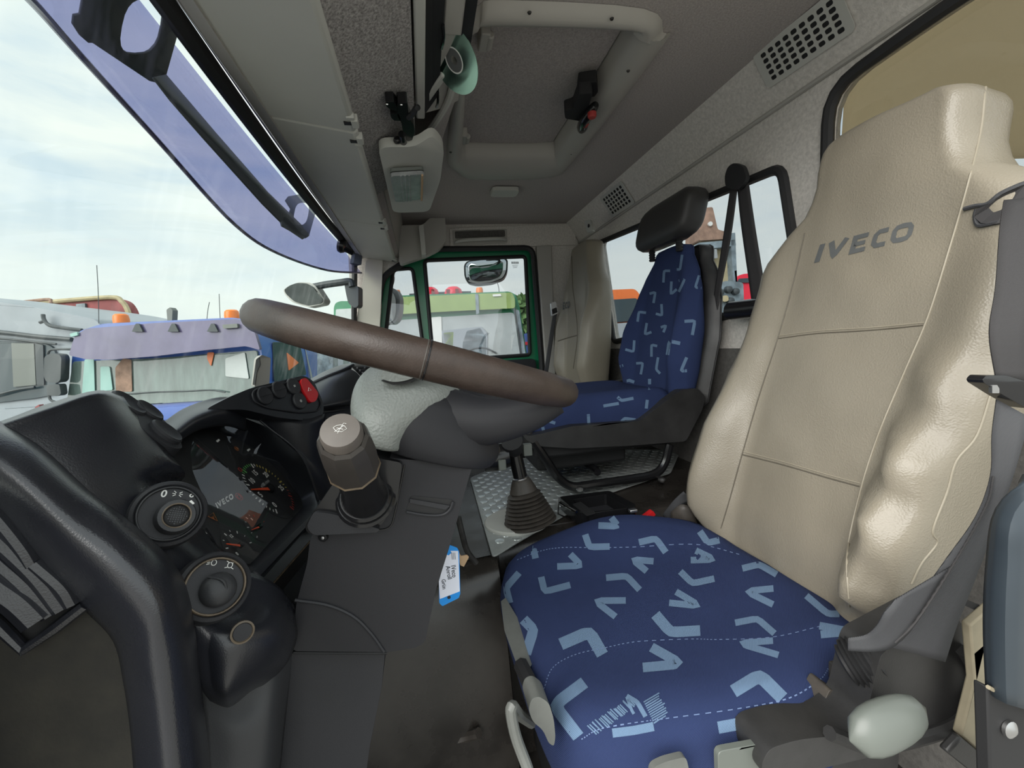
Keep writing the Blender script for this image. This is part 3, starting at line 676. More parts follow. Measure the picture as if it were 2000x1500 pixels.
# cushion
CUO = [(0.955, -0.20), (0.985, -0.34), (0.975, -0.50), (0.92, -0.64), (0.72, -0.68), (0.54, -0.665), (0.475, -0.56), (0.425, -0.47), (0.415, -0.38), (0.43, -0.25), (0.455, -0.155), (0.52, -0.125), (0.70, -0.115), (0.88, -0.125)]
drv_cush = obj('cushion', cushion_geo(CUO, -0.60, -0.478, lambda q: (0.020 + 0.032 * math.exp(-((q.y + 0.42) / 0.15) ** 2)) if q.x > 0.7 else 0.012, 0.70, 0.27), 'navy', ds, angle=0)
CB = bvh_of(drv_cush)
def marks(name, b, items, tr, parent, w=18, mt='motif'):
    gs = []
    for it in items:
        ww = w
        if isinstance(it[-1], (int, float)): ww = it[-1]; it = it[:-1]
        pts = [V(tr(*p)) for p in it]
        pl = vmark(*pts) if len(pts) == 3 else pts
        L, R = strip2d(pl, ww, 5.0); gs.append(drape(b, L, R, 0.0007, 3))
    gs = [g for g in gs if g[1]]
    if gs: return obj(name, join(*gs), mt, parent, smooth=True, angle=0, kind='stuff', label='light blue woven tick pattern')
t1 = lambda x, y: (650 + .35 * x, 975 + .35 * y)
t2 = lambda x, y: (1300 + .35 * x, 975 + .35 * y)
A = [((1008, 318), (1118, 272), (1132, 332)), ((1300, 150), (1190, 172), (1240, 218)), ((1482, 148), (1592, 152), (1545, 92)), ((1408, 198), (1432, 268), (1545, 265)), ((1708, 242), (1802, 220), (1858, 298)),
     ((1252, 377), (1388, 372), (1325, 308)), ((1162, 435), (1182, 518), (1325, 480)), ((1525, 440), (1640, 430), (1712, 508)), ((1790, 348), (1672, 338), (1752, 404)), ((1635, 567), (1462, 568), (1578, 658)),
     ((990, 580), (968, 495), (1040, 412)), ((1065, 672), (1122, 730), (1080, 865), 20), ((1272, 812), (1432, 742), (1505, 870), 24), ((1730, 942), (1945, 922), (1778, 828), 19), ((1405, 1025), (1238, 1150), (1372, 1325), 24),
     ((1800, 645), (1885, 745), (2050, 735), 21)]
B = [((190, 180), (235, 245), (300, 230)), ((140, 342), (272, 338), (168, 288)), ((428, 388), (522, 365), (620, 422)), ((82, 405), (150, 472), (272, 445)), ((20, 580), (192, 598), (58, 518)), ((602, 500), (448, 515), (600, 590)),
     ((388, 692), (512, 668), (608, 752)), ((600, 792), (408, 806), (630, 872)), ((785, 540), (905, 642), (985, 642)), ((858, 708), (1045, 742), (865, 757), 15), ((378, 1075), (525, 985), (652, 1112), 26), ((292, 1275), (525, 1232), (455, 1365), 24)]
marks('woven_motif', CB, A, t1, ds, 13)
marks('woven_motif', CB, B, t2, ds, 13)
# worn, frayed spot at the front edge
fr = []
random.seed(3)
for k in range(22):
    x, y = 1425 + k * 10.5 + random.uniform(-8, 8), 1262 - k * 7.0 + random.uniform(-6, 6)
    if x < 1665: fr.append(((x, y), (x + 52 - k * .6, y + 50 - k * .5), 2.6))
for k in range(11):
    x, y = 1735 + k * 5.5, 1135 + k * 11.5; L_ = random.uniform(80, 125) - k * 3
    fr.append(((x, y), (x + L_ * .85, y - L_ * .50), 2.6))
fr += [((1640, 1100), (1700, 1135), (1745, 1215), 9), ((1560, 1305), (1680, 1290), (1790, 1268), 18), ((1640, 1105), (1668, 1180), (1680, 1200), 6)]
marks('woven_motif', CB, fr, t1, ds, 5)
def stitch(path, w=1.6, dash=5):
    pp = cr([V((a, c, 0)) for a, c in path], 14); gs = []
    for i in range(0, len(pp) - 1, 2):
        L, R = strip2d([(pp[i].x, pp[i].y), (pp[i + 1].x, pp[i + 1].y)], w, 4); gs.append(drape(CB, L, R, 0.0008, 1))
    gs = [g for g in gs if g[1]]
    return join(*gs)
st = [stitch([(1010, 1094), (1055, 1077), (1097, 1070), (1160, 1070), (1235, 1069), (1360, 1064), (1450, 1085)]),
      stitch([(1063, 1346), (1080, 1305), (1122, 1280), (1182, 1266), (1245, 1254), (1350, 1249), (1405, 1250), (1510, 1245), (1610, 1222)]),
      stitch([(1136, 1444), (1175, 1423), (1262, 1409), (1300, 1404), (1440, 1385), (1540, 1364), (1600, 1328), (1620, 1300)], 2.2)]
obj('stitching', join(*st), 'thread', ds, smooth=False, kind='stuff')
# pan, side cover and mechanism
obj('seat_pan', prism(rpoly([(0.44, -0.16, -0.66), (0.95, -0.14, -0.66), (0.97, -0.66, -0.66), (0.46, -0.66, -0.66)], 0.05), (0, 0, 0.07)), 'seat_shell', ds, bevel=0.012)
obj('suspension', join(box((0.71, -0.42, -0.74), (0.40, 0.40, 0.16)), box((0.71, -0.42, -0.88), (0.46, 0.48, 0.14))), 'matt_black', ds, bevel=0.02, label='black suspension base')
xs = 0.385
sc = [(1712, 1310), (1722, 1275), (1868, 1195), (1895, 1260), (1910, 1330), (1896, 1398), (1840, 1440), (1740, 1470), (1600, 1502), (1510, 1535), (1484, 1500), (1502, 1462), (1560, 1444), (1650, 1436), (1692, 1400)]
mat('dirty_plastic', (0.030, 0.027, 0.025), 0.6, var=0.5, vscale=22, col2=(0.075, 0.062, 0.048))
obj('dirty_ledge', prism(rpoly([at(a, b, X=0.425) for a, b in ((1592, 1408), (1622, 1345), (1650, 1365), (1692, 1385), (1700, 1440), (1560, 1452))], 0.006), (0.03, 0, 0)), 'dirty_plastic', ds, bevel=0.004, label='dusty ledge of the seat base')
obj('side_cover', prism(rpoly([at(a, b, X=xs) for a, b in sc], 0.02), (0.05, 0, 0)), 'seat_shell', ds, bevel=0.014, bseg=3, label='worn dark plastic side cover')
obj('cover_rim', tube(cr([at(a, b, X=xs - 0.004) for a, b in ((1620, 1432), (1700, 1458), (1800, 1440), (1870, 1412), (1900, 1370), (1908, 1320), (1880, 1270))], 5), 0.008, 8), 'seat_shell', ds)
oc = at(1735, 1414, X=0.335); od = (at(1808, 1382, X=0.335) - at(1660, 1446, X=0.335)); 
a1 = od.normalized(); n1 = V((-1, 0.1, 0.25)); n1 = (n1 - a1 * n1.dot(a1)).normalized(); b1 = a1.cross(n1).normalized()
L0 = od.length / 2
hr_ = []
for i in range(9):
    u = -1 + i / 4; s = math.sqrt(max(0.0, 1 - abs(u) ** 2.6)) * (1.0 - 0.10 * u)
    s = max(s, 0.04); hr_.append([oc + a1 * (u * L0) + b1 * math.cos(t) * 0.025 * s + n1 * math.sin(t) * 0.016 * s for t in (2 * math.pi * k / 16 for k in range(16))])
obj('adjuster_handle', loft(hr_), 'pale_grey', ds, angle=0, label='pale grey oval adjuster handle')
obj('handle_post', tube([at(1735, 1414, X=0.335), at(1745, 1400, X=0.40)], 0.014, 10), 'seat_shell', ds)
# recess with mechanism, post and cover behind the cushion corner
obj('mechanism', join(box(at(1655, 1335, X=0.445), (0.03, 0.03, 0.05)), box(at(1665, 1350, X=0.45), (0.05, 0.05, 0.02)), tube([at(1640, 1310, X=0.44), at(1672, 1372, X=0.43)], 0.006, 8)), 'mech_dark', ds, bevel=0.002)
obj('post', prism([at(1694, 1318, X=0.40), at(1713, 1312, X=0.40), at(1706, 1378, X=0.40), at(1680, 1392, X=0.40)], (0.04, 0, 0)), 'seat_shell', ds, bevel=0.003)
obj('rear_panel', prism(rpoly([at(1722, 1300, X=0.392), at(1855, 1240, X=0.392), at(1868, 1350, X=0.392), at(1714, 1385, X=0.392)], 0.006), (0.03, 0, 0)), 'column_grey', ds, bevel=0.005)
bl = [at(1650, 1300, X=0.42), at(1662, 1297, X=0.415), at(1680, 1292, X=0.41), at(1698, 1288, X=0.405), at(1715, 1282, X=0.40)]
pp = []; rr = []
for i in range(15):
    t = i / 14; pp.append(bl[0].lerp(bl[-1], t)); rr.append((0.026 if i % 2 else 0.022) * (0.80 + 0.35 * math.sin(math.pi * min(1, t * 1.3))))
obj('recliner_bellows', tube(pp, rr, 16), 'rubber', ds, label='ribbed black rubber bellows')
# front levers
obj('front_bracket', prism(rpoly([at(1402, 1468, X=0.40), at(1490, 1452, X=0.40), at(1500, 1530, X=0.40), at(1404, 1530, X=0.40)], 0.008), (0.008, 0, 0)), 'pale_grey', ds, bevel=0.004)
obj('front_bracket', prism(rpoly([at(1275, 1500, X=0.41), at(1300, 1488, X=0.41), at(1340, 1478, X=0.41), at(1352, 1530, X=0.41), at(1270, 1530, X=0.41)], 0.006), (0.008, 0, 0)), 'seat_lever_grey', ds, bevel=0.004)
lv = [(1052, 1360), (1072, 1372), (1082, 1405), (1085, 1440), (1082, 1458), (1072, 1452), (1060, 1425), (1040, 1410), (1032, 1385), (1038, 1366)]
obj('lever', prism(rpoly([at(a, b, X=0.475) for a, b in lv], 0.008), (0.035, 0, 0)), 'seat_lever_grey', ds, bevel=0.010, bseg=3, label='grey front adjusting lever')
obj('release_bar', tube(cr([at(a, b, X=x) for a, b, x in ((1038, 1412, 0.52), (1015, 1396, 0.49), (1002, 1380, 0.46), (998, 1392, 0.455), (1008, 1440, 0.45), (1030, 1500, 0.44), (1040, 1540, 0.43))], 5), 0.0065, 10), 'seat_lever_grey', ds, label='grey bent release bar')
obj('side_rail', prism(rpoly([at(a, b, X=x) for a, b, x in ((978, 1172, 0.78), (1003, 1215, 0.72), (1032, 1300, 0.62), (1026, 1314, 0.60), (1012, 1306, 0.61), (985, 1232, 0.70))], 0.006), (0.008, -0.01, 0)), 'seat_lever_grey', ds, bevel=0.004)
obj('rail_link', tube([at(1018, 1300, X=0.62), at(1040, 1345, X=0.56), at(1054, 1400, X=0.52)], 0.012, 8), 'matt_black', ds)
# belt of the driver's seat
def ribbon(L, R, n=5, th=0.0015):
    l, r = cr(L, n), cr(R, n); rows = [[p + (q - p) * (k / 4) for k in range(5)] for p, q in zip(l, r)]
    return grid(rows)
def pxl(lst): return [at(a, b, X=x) for a, b, x in lst]
db = thing('seat_belt', 'dark grey driver seat belt with black tongue beside the beige covered seat', 'seat belt', at(1950, 800, X=0.37))
obj('shoulder_webbing', ribbon(pxl([(1960, 392, 0.393), (1952, 450, 0.373), (1944, 560, 0.358), (1932, 650, 0.348), (1946, 745, 0.343)]), pxl([(2090, 380, 0.358), (2050, 450, 0.348), (2025, 560, 0.338), (2008, 650, 0.333), (2010, 745, 0.333)])), 'webbing_dark', db, solid=0.002, soff=0)
obj('lap_webbing', ribbon(pxl([(1946, 780, 0.348), (1937, 850, 0.348), (1934, 930, 0.348), (1905, 1010, 0.353), (1850, 1090, 0.358), (1800, 1160, 0.363), (1762, 1212, 0.368), (1735, 1262, 0.373)]), pxl([(2010, 815, 0.333), (1996, 870, 0.333), (1975, 940, 0.338), (1945, 1020, 0.343), (1915, 1100, 0.348), (1890, 1165, 0.353), (1868, 1220, 0.358), (1845, 1292, 0.363)])), 'webbing', db, solid=0.002, soff=0)
obj('lap_webbing', ribbon(pxl([(1656, 1246, 0.388), (1690, 1240, 0.378), (1712, 1222, 0.368), (1728, 1196, 0.360), (1748, 1172, 0.358)]), pxl([(1656, 1270, 0.388), (1705, 1272, 0.374), (1745, 1262, 0.364), (1790, 1215, 0.356), (1860, 1105, 0.350)])), 'webbing', db, solid=0.002, soff=0)
obj('fold_edge', tube(cr(pxl([(1748, 1255, 0.362), (1790, 1212, 0.354), (1860, 1105, 0.348), (1925, 990, 0.345), (1940, 930, 0.344)]), 5), 0.0012, 6), 'webbing_dark', db)
tg = obj('tongue', prism(rpoly(pxl([(1919, 742, 0.340), (1926, 733, 0.340), (1965, 733, 0.338), (2005, 745, 0.333), (2010, 800, 0.333), (1960, 772, 0.338), (1922, 748, 0.340)]), 0.004), (0.014, 0, 0)), 'gloss_black', db, bevel=0.003, label='black plastic belt tongue')
obj('tongue_slot', plate(rpoly(pxl([(1938, 752, 0.338), (1952, 752, 0.338), (1952, 768, 0.338), (1938, 768, 0.338)]), 0.001), (0.003, 0, 0)), 'steel', tg, smooth=False)
# belt buckle with the red button between the seats
bk = thing('belt_buckle', 'seat belt buckle with a bright red button beside the driver cushion', 'buckle', at(1270, 1020, X=1.02))
obj('housing', prism(rpoly(pxl([(1252, 1024, 1.0), (1286, 1000, 1.0), (1302, 1020, 1.0), (1290, 1040, 1.0), (1262, 1045, 1.0)]), 0.006), (0.03, 0, 0)), 'charcoal_vinyl', bk, bevel=0.004)
obj('button', prism(rpoly(pxl([(1252, 1016, 0.995), (1276, 998, 0.995), (1281, 1006, 0.995), (1256, 1024, 0.995)]), 0.003), (0.016, 0, 0)), 'red', bk, bevel=0.002, label='bright red button')
obj('webbing', ribbon(pxl([(1295, 1003, 1.02), (1318, 975, 0.99), (1335, 960, 0.97)]), pxl([(1302, 1035, 1.02), (1318, 1000, 0.99), (1352, 975, 0.97)])), 'webbing', bk, solid=0.002, soff=0)
obj('crumpled_cover_skirt', crgrid([pxl([(1310, 1000, 0.985), (1330, 985, 0.96), (1350, 990, 0.95)]), pxl([(1312, 1030, 0.985), (1335, 1020, 0.955), (1362, 1022, 0.945)]), pxl([(1316, 1050, 0.98), (1345, 1045, 0.95), (1375, 1048, 0.94)])], 3, 3), 'boot_rubber', ds, solid=0.003, soff=0)

# ---- middle seat with headrest
ms = thing('companion_seat', 'navy patterned middle seat with charcoal headrest and black side shell on tubular legs', 'seat', (1.41, -0.55, ZT))
MP = (1.41, -0.775, -0.19); MT = V((0, -0.165, 0.985))
mid_back = obj('backrest', back_geo(MP, MT, [(0, 1.415), (0.5, 1.385)], [(0, 0.205), (0.08, 0.215), (0.2, 0.215), (0.32, 0.185), (0.40, 0.15), (0.455, 0.105)],
    [(0, 0.015), (0.1, 0.045), (0.2, 0.04), (0.32, 0.015), (0.45, 0.0)], [(0, 0.07), (0.5, 0.05)], 0.455), 'navy', ms, angle=0)
obj('back_shell', back_geo((1.41, -0.845, -0.22), MT, [(0, 1.41), (0.5, 1.375)], [(0, 0.22), (0.2, 0.226), (0.32, 0.20), (0.40, 0.165), (0.46, 0.12)], [(0, 0.02), (1, 0.02)], [(0, 0.03), (1, 0.03)], 0.475), 'seat_shell', ms, angle=0, label='charcoal rear shell')
MO = [(1.245, -0.34), (1.225, -0.5), (1.225, -0.70), (1.28, -0.775), (1.55, -0.775), (1.61, -0.70), (1.62, -0.5), (1.60, -0.34), (1.54, -0.285), (1.42, -0.275), (1.30, -0.285)]
mid_cush = obj('cushion', cushion_geo(MO, -0.30, -0.178, 0.012, 1.42, 0.2, 0.02, -0.42), 'navy', ms, angle=0)
MB = bvh_of(mid_back, mid_cush)
t5 = lambda x, y: (1040 + .26 * x, 360 + .26 * y)
A = [((860, 660), (855, 745), (805, 735)), ((985, 738), (990, 650), (1035, 650)), ((1125, 530), (1110, 640), (1085, 640)), ((1045, 730), (1040, 828), (1085, 788)), ((1100, 725), (1145, 712), (1100, 808)), ((1252, 685), (1222, 775), (1268, 780)),
     ((735, 810), (725, 885), (788, 870)), ((880, 822), (925, 810), (910, 892)), ((970, 900), (975, 985), (928, 972)), ((790, 1032), (800, 958), (855, 965)), ((635, 1090), (700, 1085), (670, 1158)), ((860, 1042), (845, 1128), (895, 1110)),
     ((965, 1075), (1005, 1060), (985, 1112)), ((1142, 1030), (1220, 1025), (1200, 1132), 6), ((545, 1280), (555, 1205), (600, 1215)), ((765, 1172), (760, 1258), (698, 1240)), ((895, 1295), (895, 1205), (938, 1215)), ((1015, 1282), (1030, 1178), (1110, 1195), 7),
     ((620, 1292), (620, 1378), (682, 1360)), ((780, 1345), (830, 1342), (815, 1428)), ((945, 1300), (930, 1390), (960, 1422)), ((1158, 1300), (1115, 1402), (1160, 1400), 6)]
marks('woven_motif', MB, A, t5, ms, 5)
t6 = lambda x, y: (1060 + .2 * x, 740 + .2 * y)
A = [((860, 110), (830, 8), (895, 32)), ((1045, 0), (1045, 102), (988, 72)), ((730, 178), (768, 212), (885, 190)), ((592, 265), (742, 240)), ((1020, 205), (1010, 290)), ((445, 345), (450, 442)), ((22, 400), (122, 432)), ((768, 415), (800, 385), (905, 400)), ((0, 470), (12, 525))]
marks('woven_motif', MB, A, t6, ms, 6)
hd = []
for i in range(12):
    t = i / 11; z = 0.300 + 0.15 * t; s = (1 - abs(2 * t - 1) ** 4 * 0.45)
    w, d = 0.155 * (1 - abs(2 * t - 1) ** 5 * 0.28), 0.052 * s
    c = V((1.385 - 0.02 * t, -0.845 - 0.03 * t, z))
    hd.append([c + V((math.copysign(abs(math.cos(a)) ** 0.35, math.cos(a)) * w, math.copysign(abs(math.sin(a)) ** 0.6, math.sin(a)) * d + (0.01 * math.cos(a) ** 2 if math.sin(a) > 0 else 0), 0)) for a in (2 * math.pi * k / 40 for k in range(40))])
obj('headrest', loft(hd), 'charcoal_vinyl', ms, angle=50, label='charcoal vinyl headrest')
for x in (1.30, 1.47):
    pts = [V((x, -0.845, 0.262 + 0.0045 * i)) for i in range(11)]
    obj('headrest_post', tube(pts, [0.012 if i % 2 else 0.0095 for i in range(11)], 12), 'rubber', ms)
shell = [(1012, 838), (1030, 852), (1062, 846), (1120, 832), (1250, 822), (1300, 784), (1330, 762), (1362, 758), (1378, 775), (1372, 800), (1340, 862), (1240, 870), (1120, 876), (1056, 872), (1030, 862)]
sg = prism(rpoly([at(a, b, X=1.195) for a, b in shell], 0.012), (0.035, 0, 0))
obj('side_shell', sg, 'seat_shell', ms, bevel=0.010, bseg=3, label='black plastic side shell')
obj('side_shell', ([v + V((0.425, 0, 0)) for v in sg[0]], sg[1]), 'seat_shell', ms, bevel=0.010, bseg=3)
obj('seat_pan', box((1.42, -0.54, -0.325), (0.40, 0.48, 0.05)), 'matt_black', ms, bevel=0.01)
obj('underseat_shade_box', box((1.43, -0.47, -0.375), (0.30, 0.30, 0.06)), 'matt_black', ms, bevel=0.01)  # plain black box added to darken the space under the seat
obj('front_shell', box((1.42, -0.285, -0.285), (0.40, 0.03, 0.06)), 'seat_shell', ms, bevel=0.012)
lg = cr([at(a, b, X=1.205) for a, b in ((1042, 862), (1068, 900), (1090, 932), (1118, 950), (1160, 946), (1230, 936), (1278, 926), (1298, 905), (1308, 868))], 5)
obj('leg_frame', tube(lg, 0.0135, 10), 'gloss_black', ms)
obj('leg_frame', tube([p + V((0.38, 0, 0)) for p in lg], 0.015, 10), 'gloss_black', ms)
for q in ((1132, 956), (1292, 938)): obj('bolt', lathe([(0.011, 0), (0.011, 0.006), (0.004, 0.009)], at(q[0], q[1], X=1.19), (-0.4, 0, 1), 8), 'steel', ms)
obj('cross_tube', tube([(1.235, -0.50, ZT + 0.06), (1.60, -0.52, ZT + 0.06)], 0.012, 8), 'gloss_black', ms)
obj('adjust_lever', tube(cr([at(a, b, X=1.35) for a, b in ((1085, 900), (1130, 895), (1185, 888), (1205, 876))], 4), 0.006, 8), 'steel', ms)

# ---- far passenger seat under its cover
fs = thing('passenger_seat', 'far passenger seat with narrow beige cover beside the passenger door', 'seat', (2.10, -0.55, ZF))
FP = (2.09, -0.735, -0.24); FT = V((0, -0.09, 0.996))
far_back = obj('backrest_cover', back_geo(FP, FT, [(0, 2.09), (1, 2.09)], [(0, 0.21), (0.25, 0.235), (0.42, 0.235), (0.50, 0.215), (0.57, 0.165), (0.64, 0.145), (0.68, 0.135)],
    [(0, 0.02), (0.1, 0.055), (0.3, 0.045), (0.45, 0.01), (0.6, 0.0)], [(0, 0.11), (0.5, 0.10), (0.6, 0.09)], 0.68), 'beige_cover', fs, angle=0)
FB = bvh_of(far_back)
seam([(1117, 500), (1119, 560), (1124, 600), (1128, 655), (1120, 720)], FB, 0.003, 'beige_dark', fs)
seam([(1090, 666), (1108, 660), (1127, 655)], FB, 0.003, 'beige_dark', fs)
obj('logo_print', logo(FB, [(1092, 608), (1113, 601), (1114, 588), (1093, 592)], 0.002), 'print_grey', fs, smooth=False, label='dark printed lettering')
FO = [(1.90, -0.30), (1.88, -0.5), (1.89, -0.70), (1.95, -0.76), (2.23, -0.76), (2.29, -0.70), (2.30, -0.5), (2.28, -0.30), (2.2, -0.26), (2.0, -0.26)]
far_cush = obj('cushion', cushion_geo(FO, -0.36, -0.235, 0.01, 2.09, 0.2), 'navy', fs, angle=0)
FC = bvh_of(far_cush)
marks('woven_motif', FC, [((430, 100), (455, 92), (492, 120)), ((640, 125), (655, 150), (652, 178))], t6, fs, 5)
obj('base', box((2.09, -0.52, -0.655), (0.34, 0.40, 0.59)), 'matt_black', fs, bevel=0.02)
obj('recline_knob', tube([at(1197, 756, X=1.84), at(1203, 758, X=1.88)], 0.016, 12), 'gloss_black', fs)
fb = thing('seat_belt', 'grey seat belt hanging on the B-pillar beside the far covered seat', 'seat belt', at(1078, 640, X=2.20))
obj('webbing', ribbon(pxl([(1080, 612, 2.2), (1074, 650, 2.2), (1062, 730, 2.2)]), pxl([(1088, 612, 2.2), (1082, 650, 2.2), (1070, 730, 2.2)])), 'webbing', fb, solid=0.003, soff=0)
obj('tongue', prism(rpoly(pxl([(1076, 592, 2.19), (1086, 588, 2.19), (1090, 612, 2.19), (1078, 618, 2.19)]), 0.006), (0.02, 0, 0)), 'steel', fb, bevel=0.003)
obj('tongue_grip', prism(rpoly(pxl([(1078, 604, 2.185), (1087, 600, 2.185), (1089, 610, 2.185), (1079, 614, 2.185)]), 0.004), (0.02, 0, 0)), 'gloss_black', fb, bevel=0.002)
# belt of the middle seat on the rear wall
rb = thing('seat_belt', 'black seat belt hanging from its upper anchor on the rear window behind headrest seat', 'seat belt', at(1442, 340, Y=-0.90))
def pyl(lst, Y=-0.90): return [at(a, b, Y=Y) for a, b in lst]
obj('anchor', prism(rpoly(pyl([(1428, 326), (1440, 318), (1458, 324), (1466, 348), (1450, 372), (1424, 366), (1422, 345)]), 0.012), (0, 0.012, 0)), 'rubber', rb, bevel=0.004)
obj('webbing', ribbon(pyl([(1428, 360), (1412, 470), (1392, 600), (1384, 720)]), pyl([(1441, 360), (1426, 470), (1402, 600), (1392, 720)])), 'webbing_dark', rb, solid=0.003, soff=0)
obj('webbing', ribbon(pyl([(1440, 362), (1448, 440), (1462, 540), (1470, 600)], -0.905), pyl([(1462, 358), (1474, 440), (1490, 540), (1500, 600)], -0.905)), 'webbing_dark', rb, solid=0.003, soff=0)
obj('retractor', tube([at(1428, 607, Y=-0.88), at(1490, 600, Y=-0.88)], 0.026, 16), 'gloss_black', rb)
# driver-side door pillar
dpil = [[at(a, b, X=x) for a, b, x in r] for r in (
    [(2010, 925, 0.30), (2040, 940, 0.30), (2080, 1000, 0.30)], [(1955, 1000, 0.29), (1990, 1010, 0.275), (2060, 1040, 0.28)], [(1938, 1100, 0.29), (1980, 1110, 0.272), (2060, 1120, 0.28)], [(1932, 1220, 0.29), (1975, 1230, 0.272), (2060, 1240, 0.28)], [(1936, 1350, 0.29), (1975, 1372, 0.275), (2060, 1400, 0.28)])]
struct('pillar_left', crgrid(dpil, 5, 5), 'seal_blue', solid=0.01, soff=0)
lowp = struct('trim_6', prism([at(a, b, X=0.285) for a, b in ((1930, 1342), (2080, 1420), (2080, 1620), (1938, 1620))], (0.012, 0, 0)), 'matt_black', bevel=0.002)
obj('bolt', lathe([(0.008, 0), (0.008, 0.003), (0.003, 0.006)], at(1968, 1422, X=0.284), (-1, 0, 0.1), 16), 'steel', lowp)
obj('edge_strip', tube([at(1930, 1342, X=0.283), at(2080, 1420, X=0.283)], 0.002, 6), 'wall_tan', lowp)
struct('trim_7', prism([at(a, b, X=0.36) for a, b in ((1896, 1222), (1945, 1180), (1945, 1520), (1935, 1488), (1878, 1438), (1905, 1330))], (0.01, 0, 0)), 'wall_tan', bevel=0.002)
struct('trim_8', prism([at(a, b, X=0.37) for a, b in ((1860, 1160), (1945, 1195), (1945, 1210), (1860, 1172))], (0.01, 0, 0)), 'matt_black', smooth=False)
struct('trim_9', prism([at(a, b, X=0.35) for a, b in ((1878, 1440), (1938, 1490), (1938, 1540), (1850, 1470))], (0.01, 0, 0)), 'seat_shell', bevel=0.003)
# tan sun screen behind the driver's rear window
tb = [at(a, b, Y=YB - 0.05) for a, b in ((1648, 190), (1668, 142), (1760, 82), (2150, -180), (2300, 300), (1640, 320))]
obj('sun_board', prism(rpoly(tb, 0.03), (0, -0.012, 0)), 'tan_board', label='tan board covering the rear window behind the driver seat', cat='board', bevel=0.002)
# ================================================================== DASHBOARD
CP0, CN = V((0, 0.245, -0.27)), V((0, -0.817, 0.576))
def cpt(px, py, up=0.0): return atp(px, py, CP0 + CN * up, CN)
mat('door_worn', (0.022, 0.0215, 0.020), 0.8, var=0.5, vscale=4.5, spec=0.3, col2=(0.06, 0.054, 0.042), bump=0.2, bscale=250)
da = thing('dashboard', 'black plastic dashboard with rotary light switches and instrument binnacle', 'dashboard', (0.9, 0.25, ZF))
# end trim next to the driver's door: a rounded ridge
rows = [[(-60, 960, .40), (-60, 930, .37), (-60, 900, .355), (-60, 850, .36), (-55, 815, .39), (-40, 805, .43)],
        [(0, 1005, .39), (20, 985, .365), (45, 965, .35), (50, 925, .355), (55, 872, .385), (75, 874, .43)],
        [(90, 1110, .385), (115, 1090, .36), (150, 1065, .345), (150, 1015, .35), (150, 955, .38), (170, 960, .43)],
        [(170, 1190, .38), (200, 1165, .355), (240, 1150, .34), (238, 1085, .345), (232, 1018, .375), (250, 1020, .43)],
        [(225, 1250, .375), (260, 1235, .35), (292, 1212, .338), (308, 1160, .345), (318, 1100, .37), (335, 1100, .43)],
        [(245, 1330, .37), (272, 1315, .35), (302, 1290, .338), (333, 1252, .345), (352, 1190, .37), (370, 1185, .43)],
        [(258, 1420, .365), (288, 1415, .348), (318, 1405, .336), (350, 1390, .343), (374, 1350, .365), (390, 1345, .43)],
        [(268, 1540, .36), (300, 1540, .345), (332, 1540, .333), (365, 1540, .34), (394, 1520, .36), (410, 1510, .43)]]
obj('end_trim', patch(rows, 4, 5), 'dash_soft', da, angle=0, solid=0.003, soff=0)
ep = obj('end_panel', prism([at(a, b, X=0.388) for a, b in ((-120, 880), (10, 1000), (90, 1106), (170, 1186), (228, 1248), (250, 1330), (264, 1440), (275, 1580), (-120, 1580))], (0.01, 0, 0)), 'door_worn', da, smooth=False, label='dusty worn dark side panel')
vent = obj('side_vent', prism([at(a, b, X=0.384) for a, b in ((-60, 930), (0, 985), (160, 1172), (52, 1262), (-60, 1160))], (0.004, 0, 0)), 'matt_black', da, smooth=False, label='black slatted side air vent')
for pth, r in (([(-40, 975), (0, 1013), (45, 1069), (66, 1103)], .006), ([(70, 1100), (122, 1146), (143, 1180)], .006), ([(-40, 1018), (0, 1055), (70, 1122), (122, 1190)], .0065), ([(-40, 1058), (0, 1097), (52, 1143), (102, 1200)], .0065), ([(-40, 1100), (0, 1140), (45, 1172), (82, 1208)], .012)):
    obj('slat', tube(cr([at(a, b, X=0.376) for a, b in pth], 5), r, 8), 'dash_soft', vent)
obj('vent_frame', tube([at(a, b, X=0.378) for a, b in ((-60, 1175), (0, 1224), (48, 1268), (110, 1225), (168, 1180))], 0.0045, 8), 'dash_soft', vent)
# left pod
rows = [[(-60, 846, .50), (20, 819, .54), (100, 789, .58), (188, 765, .62), (240, 772, .66)],
        [(-60, 850, .42), (20, 824, .44), (100, 796, .47), (190, 768, .52), (240, 778, .57)],
        [(-60, 866, .405), (20, 840, .425), (103, 812, .455), (195, 784, .505), (262, 808, .56)],
        [(-40, 930, .40), (50, 900, .42), (140, 862, .45), (225, 845, .49), (335, 895, .55)],
        [(20, 1000, .40), (100, 965, .42), (190, 930, .45), (268, 912, .49), (360, 925, .57)],
        [(100, 1080, .41), (170, 1040, .425), (230, 995, .45), (285, 955, .49), (350, 955, .60)],
        [(220, 1160, .41), (270, 1130, .425), (300, 1080, .45), (345, 1040, .49), (400, 1040, .60)],
        [(300, 1250, .42), (350, 1220, .43), (380, 1170, .46), (430, 1120, .50), (490, 1130, .58)]]
obj('left_pod', patch(rows, 5, 5), 'dash_soft', da, angle=0, solid=0.003, soff=0)
bp = [(204, 774, .545), (232, 770, .575), (272, 784, .60), (312, 812, .61), (346, 846, .60), (358, 876, .575), (338, 876, .555), (290, 846, .54), (240, 806, .535), (214, 786, .537)]
obj('switch_plate', prism(rpoly(pxl(bp), 0.008), (0.0, 0.008, -0.008)), 'panel_grey', da, bevel=0.004)
bn = (at(358, 876, X=.575) - at(205, 772, X=.545)).cross(at(312, 812, X=.61) - at(290, 846, X=.54)).normalized(); bn = bn if bn.z > 0 else -bn
